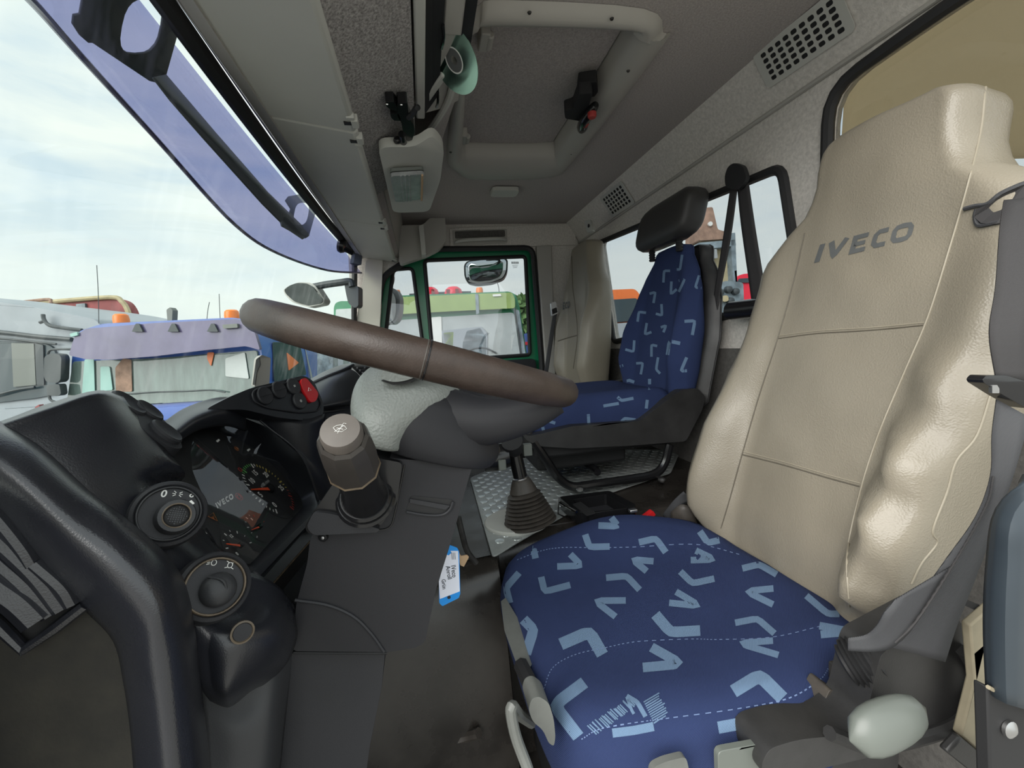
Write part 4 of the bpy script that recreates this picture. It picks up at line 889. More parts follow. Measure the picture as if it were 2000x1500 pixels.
for (a, b, x, r) in ((248, 791, .572, .020), (288, 805, .598, .0175), (322, 846, .574, .019)):
    c = at(a, b, X=x)
    sw = obj('rocker_button', lathe([(r, -0.004), (r, 0.0035), (r * 0.9, 0.0055), (r * 0.6, 0.0035), (r * 0.2, 0.003)], c, bn, 28), 'panel_grey', da, angle=30)
# rotary light switch and dimmer
def rotary(px, py, X, n, R, mt):
    c = at(px, py, X=X); n = V(n).normalized()
    xd = (AX * 0 + V((AX.x, AY.x, AZ.x))); xd = (xd - n * xd.dot(n)).normalized(); yd = n.cross(xd)
    if yd.z < 0: yd = -yd
    o = obj('rotary_switch', lathe([(R * 1.10, -0.02), (R * 1.10, -0.004), (R * 1.04, 0.002), (R * 0.94, 0.004), (R * 0.88, 0.001), (R * 0.3, 0.001)], c, n, 40), 'panel_grey', da, angle=30)
    obj('bezel', lathe([(R * 0.89, 0.001), (R * 0.87, 0.0042), (R * 0.83, 0.0042), (R * 0.81, 0.001)], c, n, 40, ring=True), mt, o, angle=0)
    return o, c, n, xd, yd
ls, c, n, xd, yd = rotary(331, 1003, .462, (-.76, -.55, .35), .0288, 'knob_grey')
kc = c + xd * 0.005 - yd * 0.003
obj('turn_knob', lathe([(.0165, .001), (.0160, .010), (.0145, .014), (.0115, .0145), (.0105, .012)], kc, n, 28), 'knob_grey', ls, angle=30)
obj('worn_ring', lathe([(.0118, .0140), (.0112, .0152), (.0104, .0148), (.0100, .0128)], kc, n, 28, ring=True), 'knob_worn', ls, angle=0, label='worn brown ring')
obj('knurled_cap', lathe([(.0100, .0120), (.008, .0135), (.002, .0142)], kc, n, 20), 'rubber', ls)
gp = []
for i in range(-4, 5):
    for j in range(-4, 5):
        if i * i + j * j < 17: gp.append(box(kc + xd * (i * .0019) + yd * (j * .0019) + n * .0140, (.0011, .0011, .0012), (xd, yd, n)))
obj('grip_nubs', join(*gp), 'dash_black', ls, smooth=False, kind='stuff')
obj('pointer', box(kc + xd * .0085 + yd * .0135 + n * .009, (.0045, .0025, .006), ((xd * 0.8 - yd * 0.6).normalized(), (xd * 0.6 + yd * 0.8).normalized(), n)), 'white_print', ls, bevel=.0005)
gl = [text('0', c - xd * .0095 + yd * .0175 + n * .0012, xd, yd, .0095, .02)]
sc_ = c + xd * .001 + yd * .0185 + n * .0016
for a in (-35, 0, 35):
    for s in (-1, 1):
        dd = (xd * math.cos(math.radians(a)) * s + yd * math.sin(math.radians(a)))
        gl.append(tube([sc_ + dd * .0016, sc_ + dd * .0042], .0004, 4))
gl.append(text('o', c + xd * .0125 + yd * .0195 + n * .0012, xd, yd, .007, .02))
obj('symbols', join(*gl), 'white_print', ls, smooth=False, label='white printed symbols')
ds2, c, n, xd, yd = rotary(420, 1145, .450, (-.68, -.60, .42), .0295, 'knob_worn')
kn = obj('turn_knob', lathe([(.0155, .001), (.0155, .005), (.0130, .0105), (.008, .0135), (.002, .0145)], c + xd * .003 - yd * .003, n, 28), 'knob_grey', ds2)
obj('knob_rib', tube(cr([c + xd * -.010 + yd * .006 + n * .008, c + xd * .002 + yd * .003 + n * .0155, c + xd * .011 - yd * .008 + n * .010], 6), .0014, 6), 'knob_grey', ds2)
gp = []
for i in range(0, 6):
    for j in range(-1, 4): gp.append(box(c + xd * (.0005 + i * .0022 + j * .0006) + yd * (.0035 - i * .0014 + j * .0022) + n * (.0128 - .0012 * abs(i - 2) - .001 * j), (.0012, .0012, .0014), (xd, yd, n)))
obj('grip_nubs', join(*gp), 'knob_grey', ds2, smooth=False, kind='stuff')
gl = []
for sx, kind in ((-.0085, 0), (.006, 1)):
    o = c + xd * sx + yd * .0200 + n * .0014
    gl.append(tube([o + xd * .0022 * math.cos(t) + yd * .0026 * math.sin(t) for t in (2 * math.pi * k / 10 for k in range(10))], .0004, 4, closed=True))
    if kind == 0:
        for s in (-1, 0, 1): gl.append(tube([o - xd * .0032 + yd * .0016 * s, o - xd * .0058 + yd * (.0016 * s - .001)], .0004, 4))
    else:
        for s in (-1, 1):
            for u in (-1, 1): gl.append(tube([o + xd * .0016 * s + yd * .0022 * u, o + xd * .0040 * s + yd * .0032 * u], .0004, 4))
obj('symbols', join(*gl), 'white_print', ds2, smooth=False, label='white printed lamp symbols')
# lower pod with a blanking cap
rows = [[(380, 1120, .50), (440, 1120, .51), (490, 1120, .53), (540, 1145, .55), (572, 1180, .58)],
        [(366, 1170, .46), (425, 1195, .47), (475, 1195, .49), (535, 1180, .52), (576, 1215, .56)],
        [(378, 1235, .45), (430, 1245, .445), (485, 1235, .458), (545, 1228, .49), (578, 1245, .55)],
        [(382, 1290, .45), (430, 1300, .44), (475, 1295, .45), (535, 1285, .485), (560, 1292, .55)],
        [(396, 1342, .455), (432, 1356, .447), (458, 1350, .455), (500, 1332, .49), (525, 1330, .55)],
        [(412, 1366, .50), (440, 1378, .50), (458, 1373, .50), (492, 1346, .53), (515, 1340, .57)]]
lp = obj('lower_pod', patch(rows, 5, 5), 'dash_soft', da, angle=0, solid=0.003, soff=0)
obj('blanking_cap', lathe([(.0105, 0), (.0105, .002), (.0088, .0025), (.0085, .0015), (.002, .0015)], at(473, 1234, X=.447), (-.8, -.5, .15), 24), 'knob_worn', lp, angle=30)
obj('cap_centre', lathe([(.0086, .0005), (.008, .002), (.002, .0022)], at(473, 1234, X=.4465), (-.8, -.5, .15), 20), 'panel_grey', lp)
rows = [[(380, 1240, .56), (450, 1250, .55), (520, 1240, .56), (580, 1210, .60)], [(388, 1330, .54), (460, 1370, .53), (530, 1320, .545), (576, 1270, .59)], [(398, 1430, .52), (470, 1440, .515), (530, 1420, .53), (556, 1400, .58)], [(404, 1560, .51), (470, 1560, .51), (520, 1560, .525), (540, 1560, .57)]]
obj('kick_panel', patch(rows, 5, 5), 'knob_grey', da, angle=0, solid=0.003, soff=0)
# binnacle face with recessed instruments
ci = [(352, 855), (398, 837), (440, 844), (500, 878), (555, 930), (588, 972), (592, 990), (478, 1112), (425, 1070), (380, 1010), (343, 945), (338, 905)]
co = [(322, 862), (385, 815), (450, 806), (522, 834), (590, 885), (628, 945), (622, 992), (484, 1128), (415, 1096), (350, 1040), (306, 960), (312, 900)]
CI = cr([cpt(*p) for p in ci], 4, True); CO = cr([cpt(*p, up=0.03) for p in co], 4, True)
CI = rpoly([cpt(*p) for p in ci], 0.012); CO = rpoly([cpt(*p, up=0.03) for p in co], 0.02)
obj('binnacle_rim', grid([CO, [a.lerp(b, .5) + CN * 0.004 for a, b in zip(CO, CI)], CI], True), 'dash_black', da, angle=40)
bo = [(300, 850), (366, 801), (430, 779), (482, 790), (540, 816), (604, 870), (638, 935), (640, 985), (606, 1020), (486, 1148), (400, 1110), (330, 1050), (285, 960)]
bf = plate(rpoly([cpt(*p, up=0.03) for p in bo], 0.012), -CN * 0.02, [CO])
obj('binnacle', bf, 'dash_black', da, bevel=0.006, label='black instrument binnacle')
rows = [[(318, 828, .66), (366, 797, .74), (430, 777, .84), (482, 782, .93)], [(322, 838, .64), (372, 803, .72), (432, 785, .82), (485, 792, .91)], [(340, 848, .61), (385, 817, .68), (438, 802, .75), (478, 808, .83)], [(345, 862, .62), (390, 838, .69), (440, 832, .76), (480, 842, .82)]]
obj('binnacle_hood', patch(rows, 6, 5), 'dash_black', da, angle=0, solid=0.004, soff=0)
# instrument cluster
cl = obj('instrument_cluster', prism(CI, -CN * 0.01), 'dial_face', da, smooth=False, label='black instrument cluster with white dials and red needles')
CB_ = bvh_of(cl)
ux = V((1, 0, 0)); uy = CN.cross(ux); uy = uy if uy.z > 0 else -uy
def dial(px, py, R, a0, a1, nt_, nm, colr, needle, nums=(), nlen=0.8):
    c = cpt(px, py, 0.0008); gs = {}
    for k in range(nt_ + 1):
        a = math.radians(a0 + (a1 - a0) * k / nt_); dd = ux * math.cos(a) + uy * math.sin(a); tt = ux * -math.sin(a) + uy * math.cos(a)
        big = k % nm == 0; l = R * (0.16 if big else 0.09)
        m = 'white_print'
        for lo, hi, mm in colr:
            if lo <= k <= hi: m = mm
        gs.setdefault(m, []).append(box(c + dd * (R - l / 2), (l, R * (0.05 if big else 0.03), 0.0004), (dd, tt, CN)))
    dg = obj('dial', lathe([(R * 1.12, -0.0006), (R * 1.12, 0), (0.001, 0)], cpt(px, py, 0.0006), CN, 32), 'dial_face', cl)
    for m, g in gs.items(): obj('scale_marks', join(*g), m, cl, smooth=False)
    tx_ = [text(s, c + (ux * math.cos(math.radians(a)) + uy * math.sin(math.radians(a))) * R * 0.66, ux, uy, R * 0.26, 0.03) for s, a in nums]
    if tx_: obj('numerals', join(*tx_), 'white_print', cl, smooth=False)
    a = math.radians(needle); dd = ux * math.cos(a) + uy * math.sin(a); tt = ux * -math.sin(a) + uy * math.cos(a)
    q = cpt(px, py, 0.0035)
    obj('needle', prism([q - tt * R * .055, q + dd * R * nlen - tt * R * .015, q + dd * R * nlen + tt * R * .015, q + tt * R * .055], CN * 0.001), 'orange_red', cl, smooth=False, label='orange red needle')
    obj('needle_hub', lathe([(R * .16, 0), (R * .15, .005), (R * .05, .006)], cpt(px, py, 0.001), CN, 20), 'gloss_black', cl)
dial(526, 955, 0.056, 222, -80, 40, 5, [(14, 19, 'print_green'), (22, 32, 'print_yellow'), (33, 40, 'print_red')], 158, [('5', 175), ('10', 128), ('15', 82), ('20', 38), ('25', -20), ('0', 222)], 0.88)
obj('unit_text', text('x100 r/min', cpt(517, 944, 0.0010), ux, uy, 0.0085, 0.0), 'white_print', cl, smooth=False)
dial(468, 1066, 0.026, 215, -20, 8, 2, [(0, 1, 'print_red')], 140, [('12', 80), ('0', 195)], 0.85)
dial(505, 1030, 0.024, 200, 0, 8, 2, [(6, 8, 'print_red')], 165, [('8', 80)], 0.8)
obj('logo_print', logo(CB_, [(424, 994), (456, 974), (452, 964), (419, 984)], 0.0009), 'white_print', cl, smooth=False, label='white printed lettering')
def loop(px, py, r, n=14, w=0.0006, k=3): return tube([cpt(px, py, .0012) + ux * r * math.cos(t) + uy * r * math.sin(t) for t in (2 * math.pi * i / n + .5 for i in range(n))], w, 4, closed=True)
obj('warning_symbol', join(loop(467, 970, .0065), loop(467, 970, .0035)), 'print_red', cl)
obj('warning_symbol', join(loop(416, 1009, .0080, 3), loop(416, 1010, .0022, 3)), 'print_orange', cl)
obj('warning_symbol', join(loop(462, 876, .0045), loop(462, 876, .002)), 'print_orange', cl)
obj('warning_symbol', join(loop(469, 917, .004, 8)), 'print_red', cl)
obj('divider_line', box((cpt(464, 932, .001)), (.0035, .085, .0008), (ux, uy, CN)), 'panel_grey', cl, smooth=False)
obj('divider_line', tube(cr([cpt(404, 1030, .001), cpt(416, 1048, .001), cpt(427, 1072, .001)], 4), .0012, 6), 'panel_grey', cl)
sp_ = [box(cpt(401 + 4 * k, 1042 + 9 * k, .001), (.0045, .003, .0004), (ux, uy, CN)) for k in range(3)] + [box(cpt(396 + 4 * k, 1036 + 7 * k, .001), (.003, .0012, .0004), (ux, uy, CN)) for k in range(5)]
obj('scale_marks', join(*sp_), 'white_print', cl, smooth=False)
cg = CI
GN = V((0.0206, -0.8808, 0.4731))
def gtilt(p): return p - CN * ((p - cpt(465, 975)).dot(GN) / CN.dot(GN))
obj('cover_glass', grid([[gtilt(p) + CN * 0.016 for p in CI], [gtilt((p - cpt(465, 975)) * 0.55 + cpt(465, 975)) + CN * 0.0165 for p in CI], [gtilt((p - cpt(465, 975)) * 0.02 + cpt(465, 975)) + CN * 0.0168 for p in CI]], True), 'cluster_glass', da, angle=0, label='clear glossy cluster lens')
for q in ((424, 862), (484, 880)): obj('pin', lathe([(.002, 0), (.0015, .004)], cpt(q[0], q[1], 0.016), CN, 8), 'white_print', cl)
rows = [[(478, 798, .84), (540, 812, .86), (600, 818, .89), (634, 808, .94)], [(520, 832, .83), (572, 868, .85), (612, 876, .88), (636, 860, .95)], [(588, 890, .835), (615, 920, .86), (634, 935, .89), (644, 920, .95)], [(624, 992, .84), (642, 990, .86), (655, 988, .88), (664, 975, .95)]]
obj('binnacle_side', patch(rows, 5, 5), 'dash_black', da, angle=0, solid=0.003, soff=0)
# right pod with four buttons and the hazard switch
UP = 0.0
PQ = [at(400, 800, X=.72), at(613, 744, X=.95), at(600, 822, X=.89)]; PN = (PQ[1] - PQ[0]).cross(PQ[2] - PQ[0]).normalized()
if PN.dot(PQ[0]) > 0: PN = -PN
def ppt(px, py, up=0.0): return atp(px, py, PQ[0] + PN * up, PN)
pux = (ppt(600, 742) - ppt(500, 768)).normalized(); puy = PN.cross(pux); puy = puy if puy.z > 0 else -puy
rp_ = [(400, 800), (446, 776), (492, 757), (594, 733), (613, 744), (633, 790), (631, 812), (600, 822), (540, 815), (478, 800)]
pod = obj('switch_pod', prism(rpoly([ppt(*p, up=UP) for p in rp_], 0.012), -PN * 0.03), 'dash_black', da, bevel=0.007, bseg=3)
rim = rpoly([ppt(*p, up=UP + 0.002) for p in ((492, 768), (500, 760), (596, 740), (605, 744), (629, 786), (622, 803), (585, 806), (520, 796), (496, 784))], 0.012)
obj('pod_rim', tube(rim, 0.0015, 6, closed=True), 'panel_grey', pod)
for i, (a, b) in enumerate(((516, 773), (544, 762), (572, 755), (584, 783))):
    c = ppt(a, b, UP + 0.001)
    bt = obj('round_button', lathe([(.0165, 0), (.0165, .0025), (.0150, .004), (.0115, .0035), (.004, .003)], c, PN, 28), 'knob_grey' if i > 1 else 'panel_grey', pod, angle=30)
    if i > 1: obj('button_symbol', text('o' if i == 3 else '=', c + PN * .0040, pux, puy, .010, .02), 'white_print', pod, smooth=False)
    else: obj('button_split', tube([c + pux * -.0125 + PN * .0042, c + pux * .0125 + PN * .0042], .0006, 4), 'panel_grey', pod)
hz_ = obj('hazard_button', prism(rpoly([ppt(*p, up=UP + 0.006) for p in ((587, 741), (598, 737), (623, 768), (618, 783), (607, 787), (590, 757))], 0.008), -PN * 0.006), 'red', pod, bevel=0.003, label='red hazard light button')
obj('hazard_symbol', tube([ppt(a, b, UP + .0066) for a, b in ((603, 757), (608, 762), (602, 764))], .0005, 4, closed=True), 'white_print', pod)
# stepped lower edge below the instruments
a0 = [(478, 1114, .6), (492, 1138, .6), (512, 1152, .62), (535, 1172, .64), (560, 1230, .66)]
b0 = [(596, 990, .86), (612, 1008, .86), (622, 1030, .86), (626, 1060, .86), (640, 1110, .86)]
rws = []
for (p, q) in zip(pxl(a0), pxl(b0)): rws.append([p.lerp(q, t) for t in (0, .25, .5, .75, 1)])
obj('lower_ledge', grid([rws[0], [p + V((0, -.012, .004)) for p in rws[1]], [p + V((0, 0, -.008)) for p in rws[1]], [p + V((0, -.008, 0)) for p in rws[2]], [p + V((0, .01, -.01)) for p in rws[3]], rws[4]]), 'dash_black', da, smooth=False, solid=0.003, soff=0)
mat('dirt_line', (0.20, 0.14, 0.085), 0.9, var=0.5, vscale=60)
obj('dirt_line', tube([rws[2][0] + V((0, -.009, .001)), rws[2][4] + V((0, -.009, .001))], .0015, 5), 'dirt_line', da)
obj('side_shelf', patch([[(480, 1130, .55), (520, 1165, .57), (560, 1190, .59)], [(500, 1120, .545), (530, 1150, .56), (575, 1185, .575)], [(525, 1195, .545), (552, 1215, .56), (580, 1225, .575)]], 4, 4), 'panel_grey', da, solid=0.004, soff=0)
# centre and passenger side
rows = [[(590, 752, 1.20), (640, 724, 1.26), (690, 710, 1.36), (748, 714, 1.55)], [(596, 756, 1.12), (650, 731, 1.15), (700, 714, 1.24), (750, 720, 1.40)], [(608, 768, 1.06), (660, 745, 1.08), (705, 735, 1.16), (750, 745, 1.32)],
        [(622, 790, 1.00), (680, 776, 1.04), (722, 766, 1.13), (752, 768, 1.30)], [(626, 798, 1.00), (680, 789, 1.035), (712, 783, 1.1), (745, 782, 1.25)], [(628, 806, 1.02), (690, 798, 1.06), (720, 792, 1.12), (748, 792, 1.26)], [(626, 920, 1.02), (690, 900, 1.06), (720, 890, 1.12), (750, 880, 1.26)]]
obj('centre_console_top', patch(rows, 6, 6), 'dash_black', da, angle=0, solid=0.004, soff=0)
obj('ridge', tube(cr(pxl([(598, 754, 1.11), (640, 735, 1.125), (668, 724, 1.15), (690, 713, 1.2)]), 5), 0.004, 8), 'dash_black', da)
obj('ridge', tube(cr(pxl([(626, 795, 1.0), (668, 789, 1.03), (716, 780, 1.09)]), 5), 0.004, 8), 'dash_black', da)
obj('ridge', tube(cr(pxl([(626, 806, 1.01), (668, 801, 1.04), (716, 792, 1.09)]), 5), 0.003, 8), 'dash_black', da)
cv = obj('centre_vent', prism(rpoly(pxl([(686, 716, 1.17), (738, 715, 1.30), (746, 742, 1.26), (714, 744, 1.14)]), 0.008), (0, 0.01, -0.01)), 'gloss_black', da, bevel=0.003, label='black air vents')
for i in range(3):
    for j in range(4):
        u0, v0 = 0.08 + i * .31, 0.12 + j * .21
        q = pxl([(688, 718, 1.165), (736, 717, 1.295), (744, 740, 1.255), (715, 742, 1.135)])
        f = lambda u, v: (q[0].lerp(q[1], u)).lerp(q[3].lerp(q[2], u), v) + V((0, -.003, .003))
        obj('slat', tube([f(u0, v0), f(u0 + .24, v0)], .0026, 6), 'panel_grey', cv)
obj('passenger_dash', prism(rpoly([(1.25, 0.10, -0.34), (1.25, 0.06, -0.24), (1.25, 0.10, -0.115), (1.25, 0.16, -0.085), (1.25, 0.42, -0.10), (1.25, 0.44, -0.34)], 0.03), (1.14, 0, 0)), 'dash_black', da, bevel=0.01)
obj('dash_top', prism([(0.31, 0.37, -0.125), (0.31, 0.43, -0.125), (0.50, 0.47, -0.105), (1.3, 0.52, -0.12), (2.3, 0.38, -0.12), (2.3, 0.2, -0.12), (1.35, 0.2, -0.12), (1.15, 0.40, -0.115), (0.50, 0.425, -0.110)], (0, 0, -0.08)), 'dash_black', da, bevel=0.01)
# grey transponder box standing on the dashboard
tb_ = thing('transponder_box', 'small grey box with black front on the dashboard by the windscreen', 'box', at(510, 752, X=0.98))
obj('body', prism(rpoly(pxl([(497, 756, .96), (503, 700, .96), (511, 693, .96), (529, 699, .985), (526, 756, .985)]), 0.004), (0.04, 0.02, 0)), 'trim_grey_dark', tb_, bevel=0.004)
obj('front', prism(rpoly(pxl([(493, 752, .958), (500, 702, .958), (506, 697, .958), (508, 712, .957), (501, 728, .957), (498, 752, .957)]), 0.002), (0.004, 0, 0)), 'gloss_black', tb_, bevel=0.001)

# ================================================================== STEERING
WC = V((0.655, 0.0, -0.010)); WB = V((0, 0.948, 0.318)); WD = V((0, 0.318, -0.948)); WX = V((1, 0, 0))
def wp(x, b, h): return WC + WX * x + WB * b + WD * h
sw_ = thing('steering_wheel', 'large brown-black leather steering wheel seen edge on', 'steering wheel', WC)
RM = 0.214
def torus(R, r, n=72, m=16, h=0.0, sx=1.0): return grid([[wp(math.cos(t) * (R + r * math.cos(u)), math.sin(t) * (R + r * math.cos(u)), h + r * math.sin(u) * sx) for u in (2 * math.pi * j / m for j in range(m))] for t in (2 * math.pi * i / n for i in range(n + 1))], True)
obj('rim', torus(RM, 0.0205), 'leather_rim', sw_, angle=0)
tj = math.atan2(0.0, -1.0)
def rimring(t, r, w):
    c0 = [wp(math.cos(t) * (RM + r * math.cos(u)), math.sin(t) * (RM + r * math.cos(u)), r * math.sin(u)) for u in (2 * math.pi * j / 20 for j in range(20))]
    return tube(c0, w, 6, closed=True)
obj('rim_seam', rimring(math.pi + 0.005, 0.0202, 0.0009), 'boot_rubber', sw_, label='worn leather seam around the rim')
obj('rim_seam', rimring(math.pi + 0.018, 0.0205, 0.0009), 'gloss_black', sw_)
for s in (-1, 1):
    P_ = [wp(s * .045, -.045, .075), wp(s * .075, -.10, .065), wp(s * .095, -.15, .040), wp(s * .105, -.186, .012)]
    obj('spoke', tube(cr(P_, 6), [0.042 - 0.0014 * i for i in range(19)], 14), 'column_grey', sw_, angle=0)
def wring(h, bc, ra, rb, e=0.8): return [wp(math.copysign(abs(math.cos(t)) ** e, math.cos(t)) * ra, bc + math.copysign(abs(math.sin(t)) ** e, math.sin(t)) * rb, h) for t in (2 * math.pi * k / 36 for k in range(36))]
obj('hub', loft([wring(.022, 0, .03, .035), wring(.028, 0, .05, .055), wring(.05, -.012, .075, .080), wring(.062, -.015, .08, .085)]), 'dash_black', sw_, angle=0)
sc2 = thing('steering_column', 'dark grey steering column housing with leather-look upper shroud', 'steering column', wp(0, 0, 0.3))
prs = [(.046, -.012, .080, .085), (.060, -.022, .094, .094), (.085, -.034, .104, .100), (.110, -.042, .106, .101), (.124, -.046, .102, .094), (.131, -.047, .094, .085), (.133, -.047, .06, .05)]
gg = cr([V((p[0], p[1], 0)) for p in prs], 3); rr_ = cr([V((p[2], p[3], 0)) for p in prs], 3)
obj('lower_shroud', loft([wring(a.x, a.y, b.x, b.y) for a, b in zip(gg, rr_)]), 'column_grey', sc2, angle=60)
prs = [(.026, .004, .062, .052), (.034, .002, .082, .066), (.050, .004, .095, .074), (.070, .014, .106, .068), (.090, .024, .112, .056), (.110, .026, .113, .046), (.124, .022, .106, .038), (.128, .020, .08, .025)]
gg = cr([V((p[0], p[1], 0)) for p in prs], 3); rr_ = cr([V((p[2], p[3], 0)) for p in prs], 3)
obj('upper_shroud', loft([wring(a.x, a.y, b.x, b.y, 0.9) for a, b in zip(gg, rr_)]), 'leatherette_grey', sc2, angle=60, label='grey leather-look upper shroud')
obj('pad_lip', prism(rpoly([at(a, b, X=.555) for a, b in ((740, 738), (752, 716), (800, 702), (838, 718), (824, 731), (792, 744), (766, 747))], 0.008), (0.10, 0, 0)), 'leatherette_grey', sc2, bevel=0.006, bseg=3)
obj('pad_gap', prism([at(a, b, X=.558) for a, b in ((744, 744), (768, 752), (792, 750), (826, 736), (826, 728), (790, 740))], (0.09, 0, 0)), 'matt_black', sc2, smooth=False)
XCn = 0.568
lpx = [(742, 893), (924, 908), (918, 925), (882, 1055), (852, 1150), (830, 1255), (812, 1265), (758, 1274), (572, 1272), (578, 1182), (600, 1100), (606, 1050), (640, 1010), (700, 960)]
obj('lower_panel', prism(rpoly([at(a, b, X=XCn) for a, b in lpx], 0.006), (0.17, 0, 0)), 'column_grey', sc2, bevel=0.008, bseg=3)
obj('panel_ridge', tube(cr([at(a, b, X=XCn - .001) for a, b in ((576, 1172), (640, 1182), (690, 1204), (725, 1238), (750, 1273))], 6), 0.0022, 6), 'panel_grey', sc2)
obj('panel_ridge', tube(cr([at(a, b, X=XCn - .0005) for a, b in ((790, 908), (780, 960), (772, 1000), (760, 1030), (720, 1036), (612, 1040))], 4), 0.0012, 6), 'gloss_black', sc2)
obj('grip_recess', prism(rpoly([at(a, b, X=XCn - .0006) for a, b in ((803, 968), (886, 976), (880, 992), (868, 1006), (793, 998))], 0.004), (0.01, 0, 0)), 'matt_black', sc2, smooth=False, label='dark grip recess')
obj('grip_lip', tube(cr([at(a, b, X=XCn - .002) for a, b in ((794, 1000), (830, 1006), (862, 1006), (878, 996), (885, 980))], 5), 0.002, 6), 'panel_grey', sc2)
obj('grip_blade', prism([at(a, b, X=XCn - .003) for a, b in ((800, 974), (880, 988), (872, 996), (799, 982))], (0.002, 0, 0)), 'panel_grey', sc2, bevel=.0008)
obj('screw', lathe([(.0062, 0), (.0062, .002), (.005, .004), (.0022, .0042), (.002, .003)], at(632, 1048, X=XCn), (-1, .1, .1), 16), 'gloss_black', sc2)
obj('screw', lathe([(.0022, .0042), (.0006, .0046)], at(632, 1049, X=XCn), (-1, .1, .1), 6), 'steel', sc2)
obj('pedestal', prism(rpoly([at(a, b, X=XCn + .012) for a, b in ((560, 1276), (752, 1274), (746, 1340), (722, 1460), (706, 1580), (500, 1580), (548, 1400))], 0.004), (0.14, 0, 0)), 'panel_grey', sc2, bevel=0.006)
obj('pedestal_seam', tube([at(573, 1275, X=XCn + .002), at(756, 1276, X=XCn + .002)], .0016, 5), 'matt_black', sc2)
mnt = obj('stalk_mount', prism(rpoly([at(a, b, X=.556) for a, b in ((650, 945), (700, 888), (786, 904), (776, 980), (752, 1016), (740, 1032), (660, 1018), (640, 1026), (604, 1046), (594, 1030), (612, 1000))], 0.006), (0.05, 0, 0)), 'gloss_black', sc2, bevel=0.006, bseg=3)
mk = [(598, 1030), (612, 1000), (650, 1004), (690, 1016), (742, 1034), (736, 1040), (612, 1046)]
obj('mount_lip', prism(rpoly([at(a, b, X=.549) for a, b in mk], 0.006), (0.03, 0, 0)), 'panel_grey', sc2, bevel=0.004)
# multi-function stalk
st0, st1 = at(712, 968, X=.545), at(668, 850, X=.425); ax_ = (st1 - st0); LL = ax_.length; ax_.normalize()
sk = thing('control_stalk', 'chunky dark grey control stalk with wiper symbol on its end cap', 'stalk', st0)
obj('stem', lathe([(.029, -.012), (.028, 0), (.0235, .02), (.0225, .045), (.0225, .62 * LL)], st0, ax_, 32), 'gloss_black', sk, angle=30)
for rr2, hh in ((.031, -.004), (.035, -.012)): obj('stem_ring', lathe([(rr2, hh - .004), (rr2 + .001, hh), (rr2 - .002, hh + .003)], st0, ax_, 32), 'gloss_black', sk)
obj('sleeve', lathe([(.0225, .50 * LL), (.0262, .52 * LL), (.0272, .55 * LL), (.0268, .585 * LL), (.0268, .80 * LL), (.0255, .90 * LL), (.0235, .96 * LL), (.0205, .985 * LL), (.0195, .975 * LL)], st0, ax_, 10), 'stalk_grey', sk, angle=24)
obj('sleeve_ring', lathe([(.0270, .535 * LL), (.0282, .55 * LL), (.0270, .565 * LL)], st0, ax_, 10), 'knob_worn', sk)
obj('end_button', lathe([(.0192, .93 * LL), (.0192, 1.03 * LL), (.0175, 1.065 * LL), (.003, 1.075 * LL)], st0, ax_, 32), 'stalk_top', sk, angle=30)
kc = st0 + ax_ * (1.076 * LL); xd = V((AX.x, AY.x, AZ.x)); xd = (xd - ax_ * xd.dot(ax_)).normalized(); yd = ax_.cross(xd); yd = yd if yd.z > 0 else -yd
def pl(ps, w=.00022): return tube([kc + xd * a * .001 + yd * b * .001 for a, b in ps], w, 4)
obj('symbol', join(pl([(-6, 1), (-3.5, 3.5), (0, 4.5), (3.5, 3.5), (6, 1), (2.5, -2.5), (-2.5, -2.5), (-6, 1)]), pl([(-4, -3), (3, 4)]), pl([(-1, -4.5), (0, 0), (2, 6.5), (4.5, 6)]), pl([(-3, 1), (3, 0)])), 'white_print', sk, smooth=False, label='pale wiper symbol')
# key tag with handwriting
tg = thing('key_tag', 'white and blue key tag with black handwriting hanging below the steering column', 'tag', at(878, 1120, X=.655))
XT = .655
def tp(a, b, o=0.0): return at(a, b, X=XT - o)
obj('tag_body', prism(rpoly([tp(*p) for p in ((876, 1064), (893, 1070), (897, 1078), (899, 1160), (896, 1168), (864, 1184), (858, 1178), (857, 1136))], .002), (.0012, 0, 0)), 'tag_blue', tg, smooth=False)
obj('label_field', prism([tp(*p, o=.0005) for p in ((882, 1080), (880, 1076), (895, 1076), (898, 1155), (859, 1170), (857, 1136), (872, 1083), (876, 1085))], (.0004, 0, 0)), 'tag_white', tg, smooth=False, label='white paper field')
def hand(pts, w=.0006): return tube([tp(a, b, .0012) for a, b in pts], w, 4)
H = []
def word(s, a, b, L, size):   # handwriting running down the tag
    p0, p1 = tp(*a, o=.0010), tp(*b, o=.0010); xd = (p1 - p0).normalized(); q = tp(a[0] + 10, a[1] - 2, o=.0010); yd = q - p0; yd = (yd - xd * yd.dot(xd)).normalized()
    return text(s, (p0 + p1) / 2, xd, yd, size, .006, 0.0, L)
H = [word('IVeco', (885, 1100), (889, 1132), 0.82, .0105), word('Anroll', (874, 1100), (880, 1136), 0.92, .0095), word('Grün', (866, 1128), (869, 1154), 0.88, .0088)]
obj('handwriting', join(*H), 'ink', tg, smooth=False, label='black handwriting')
obj('small_print', join(*[box(tp(889 - 3 * k, 1086, .0011), (.0003, .0006, .011)) for k in range(3)]), 'print_grey', tg, smooth=False)
obj('punch_hole', lathe([(.0026, 0), (.0026, .0006)], tp(877, 1167, .0012), (1, 0, 0), 14), 'ink', tg)
obj('wood_tab', prism(rpoly([at(a, b, X=.672) for a, b in ((896, 1078), (900, 1086), (912, 1084), (916, 1088), (906, 1107), (899, 1104), (896, 1092))], .001), (.002, 0, 0)), 'wood_tag', tg, smooth=False, label='small tan tab')

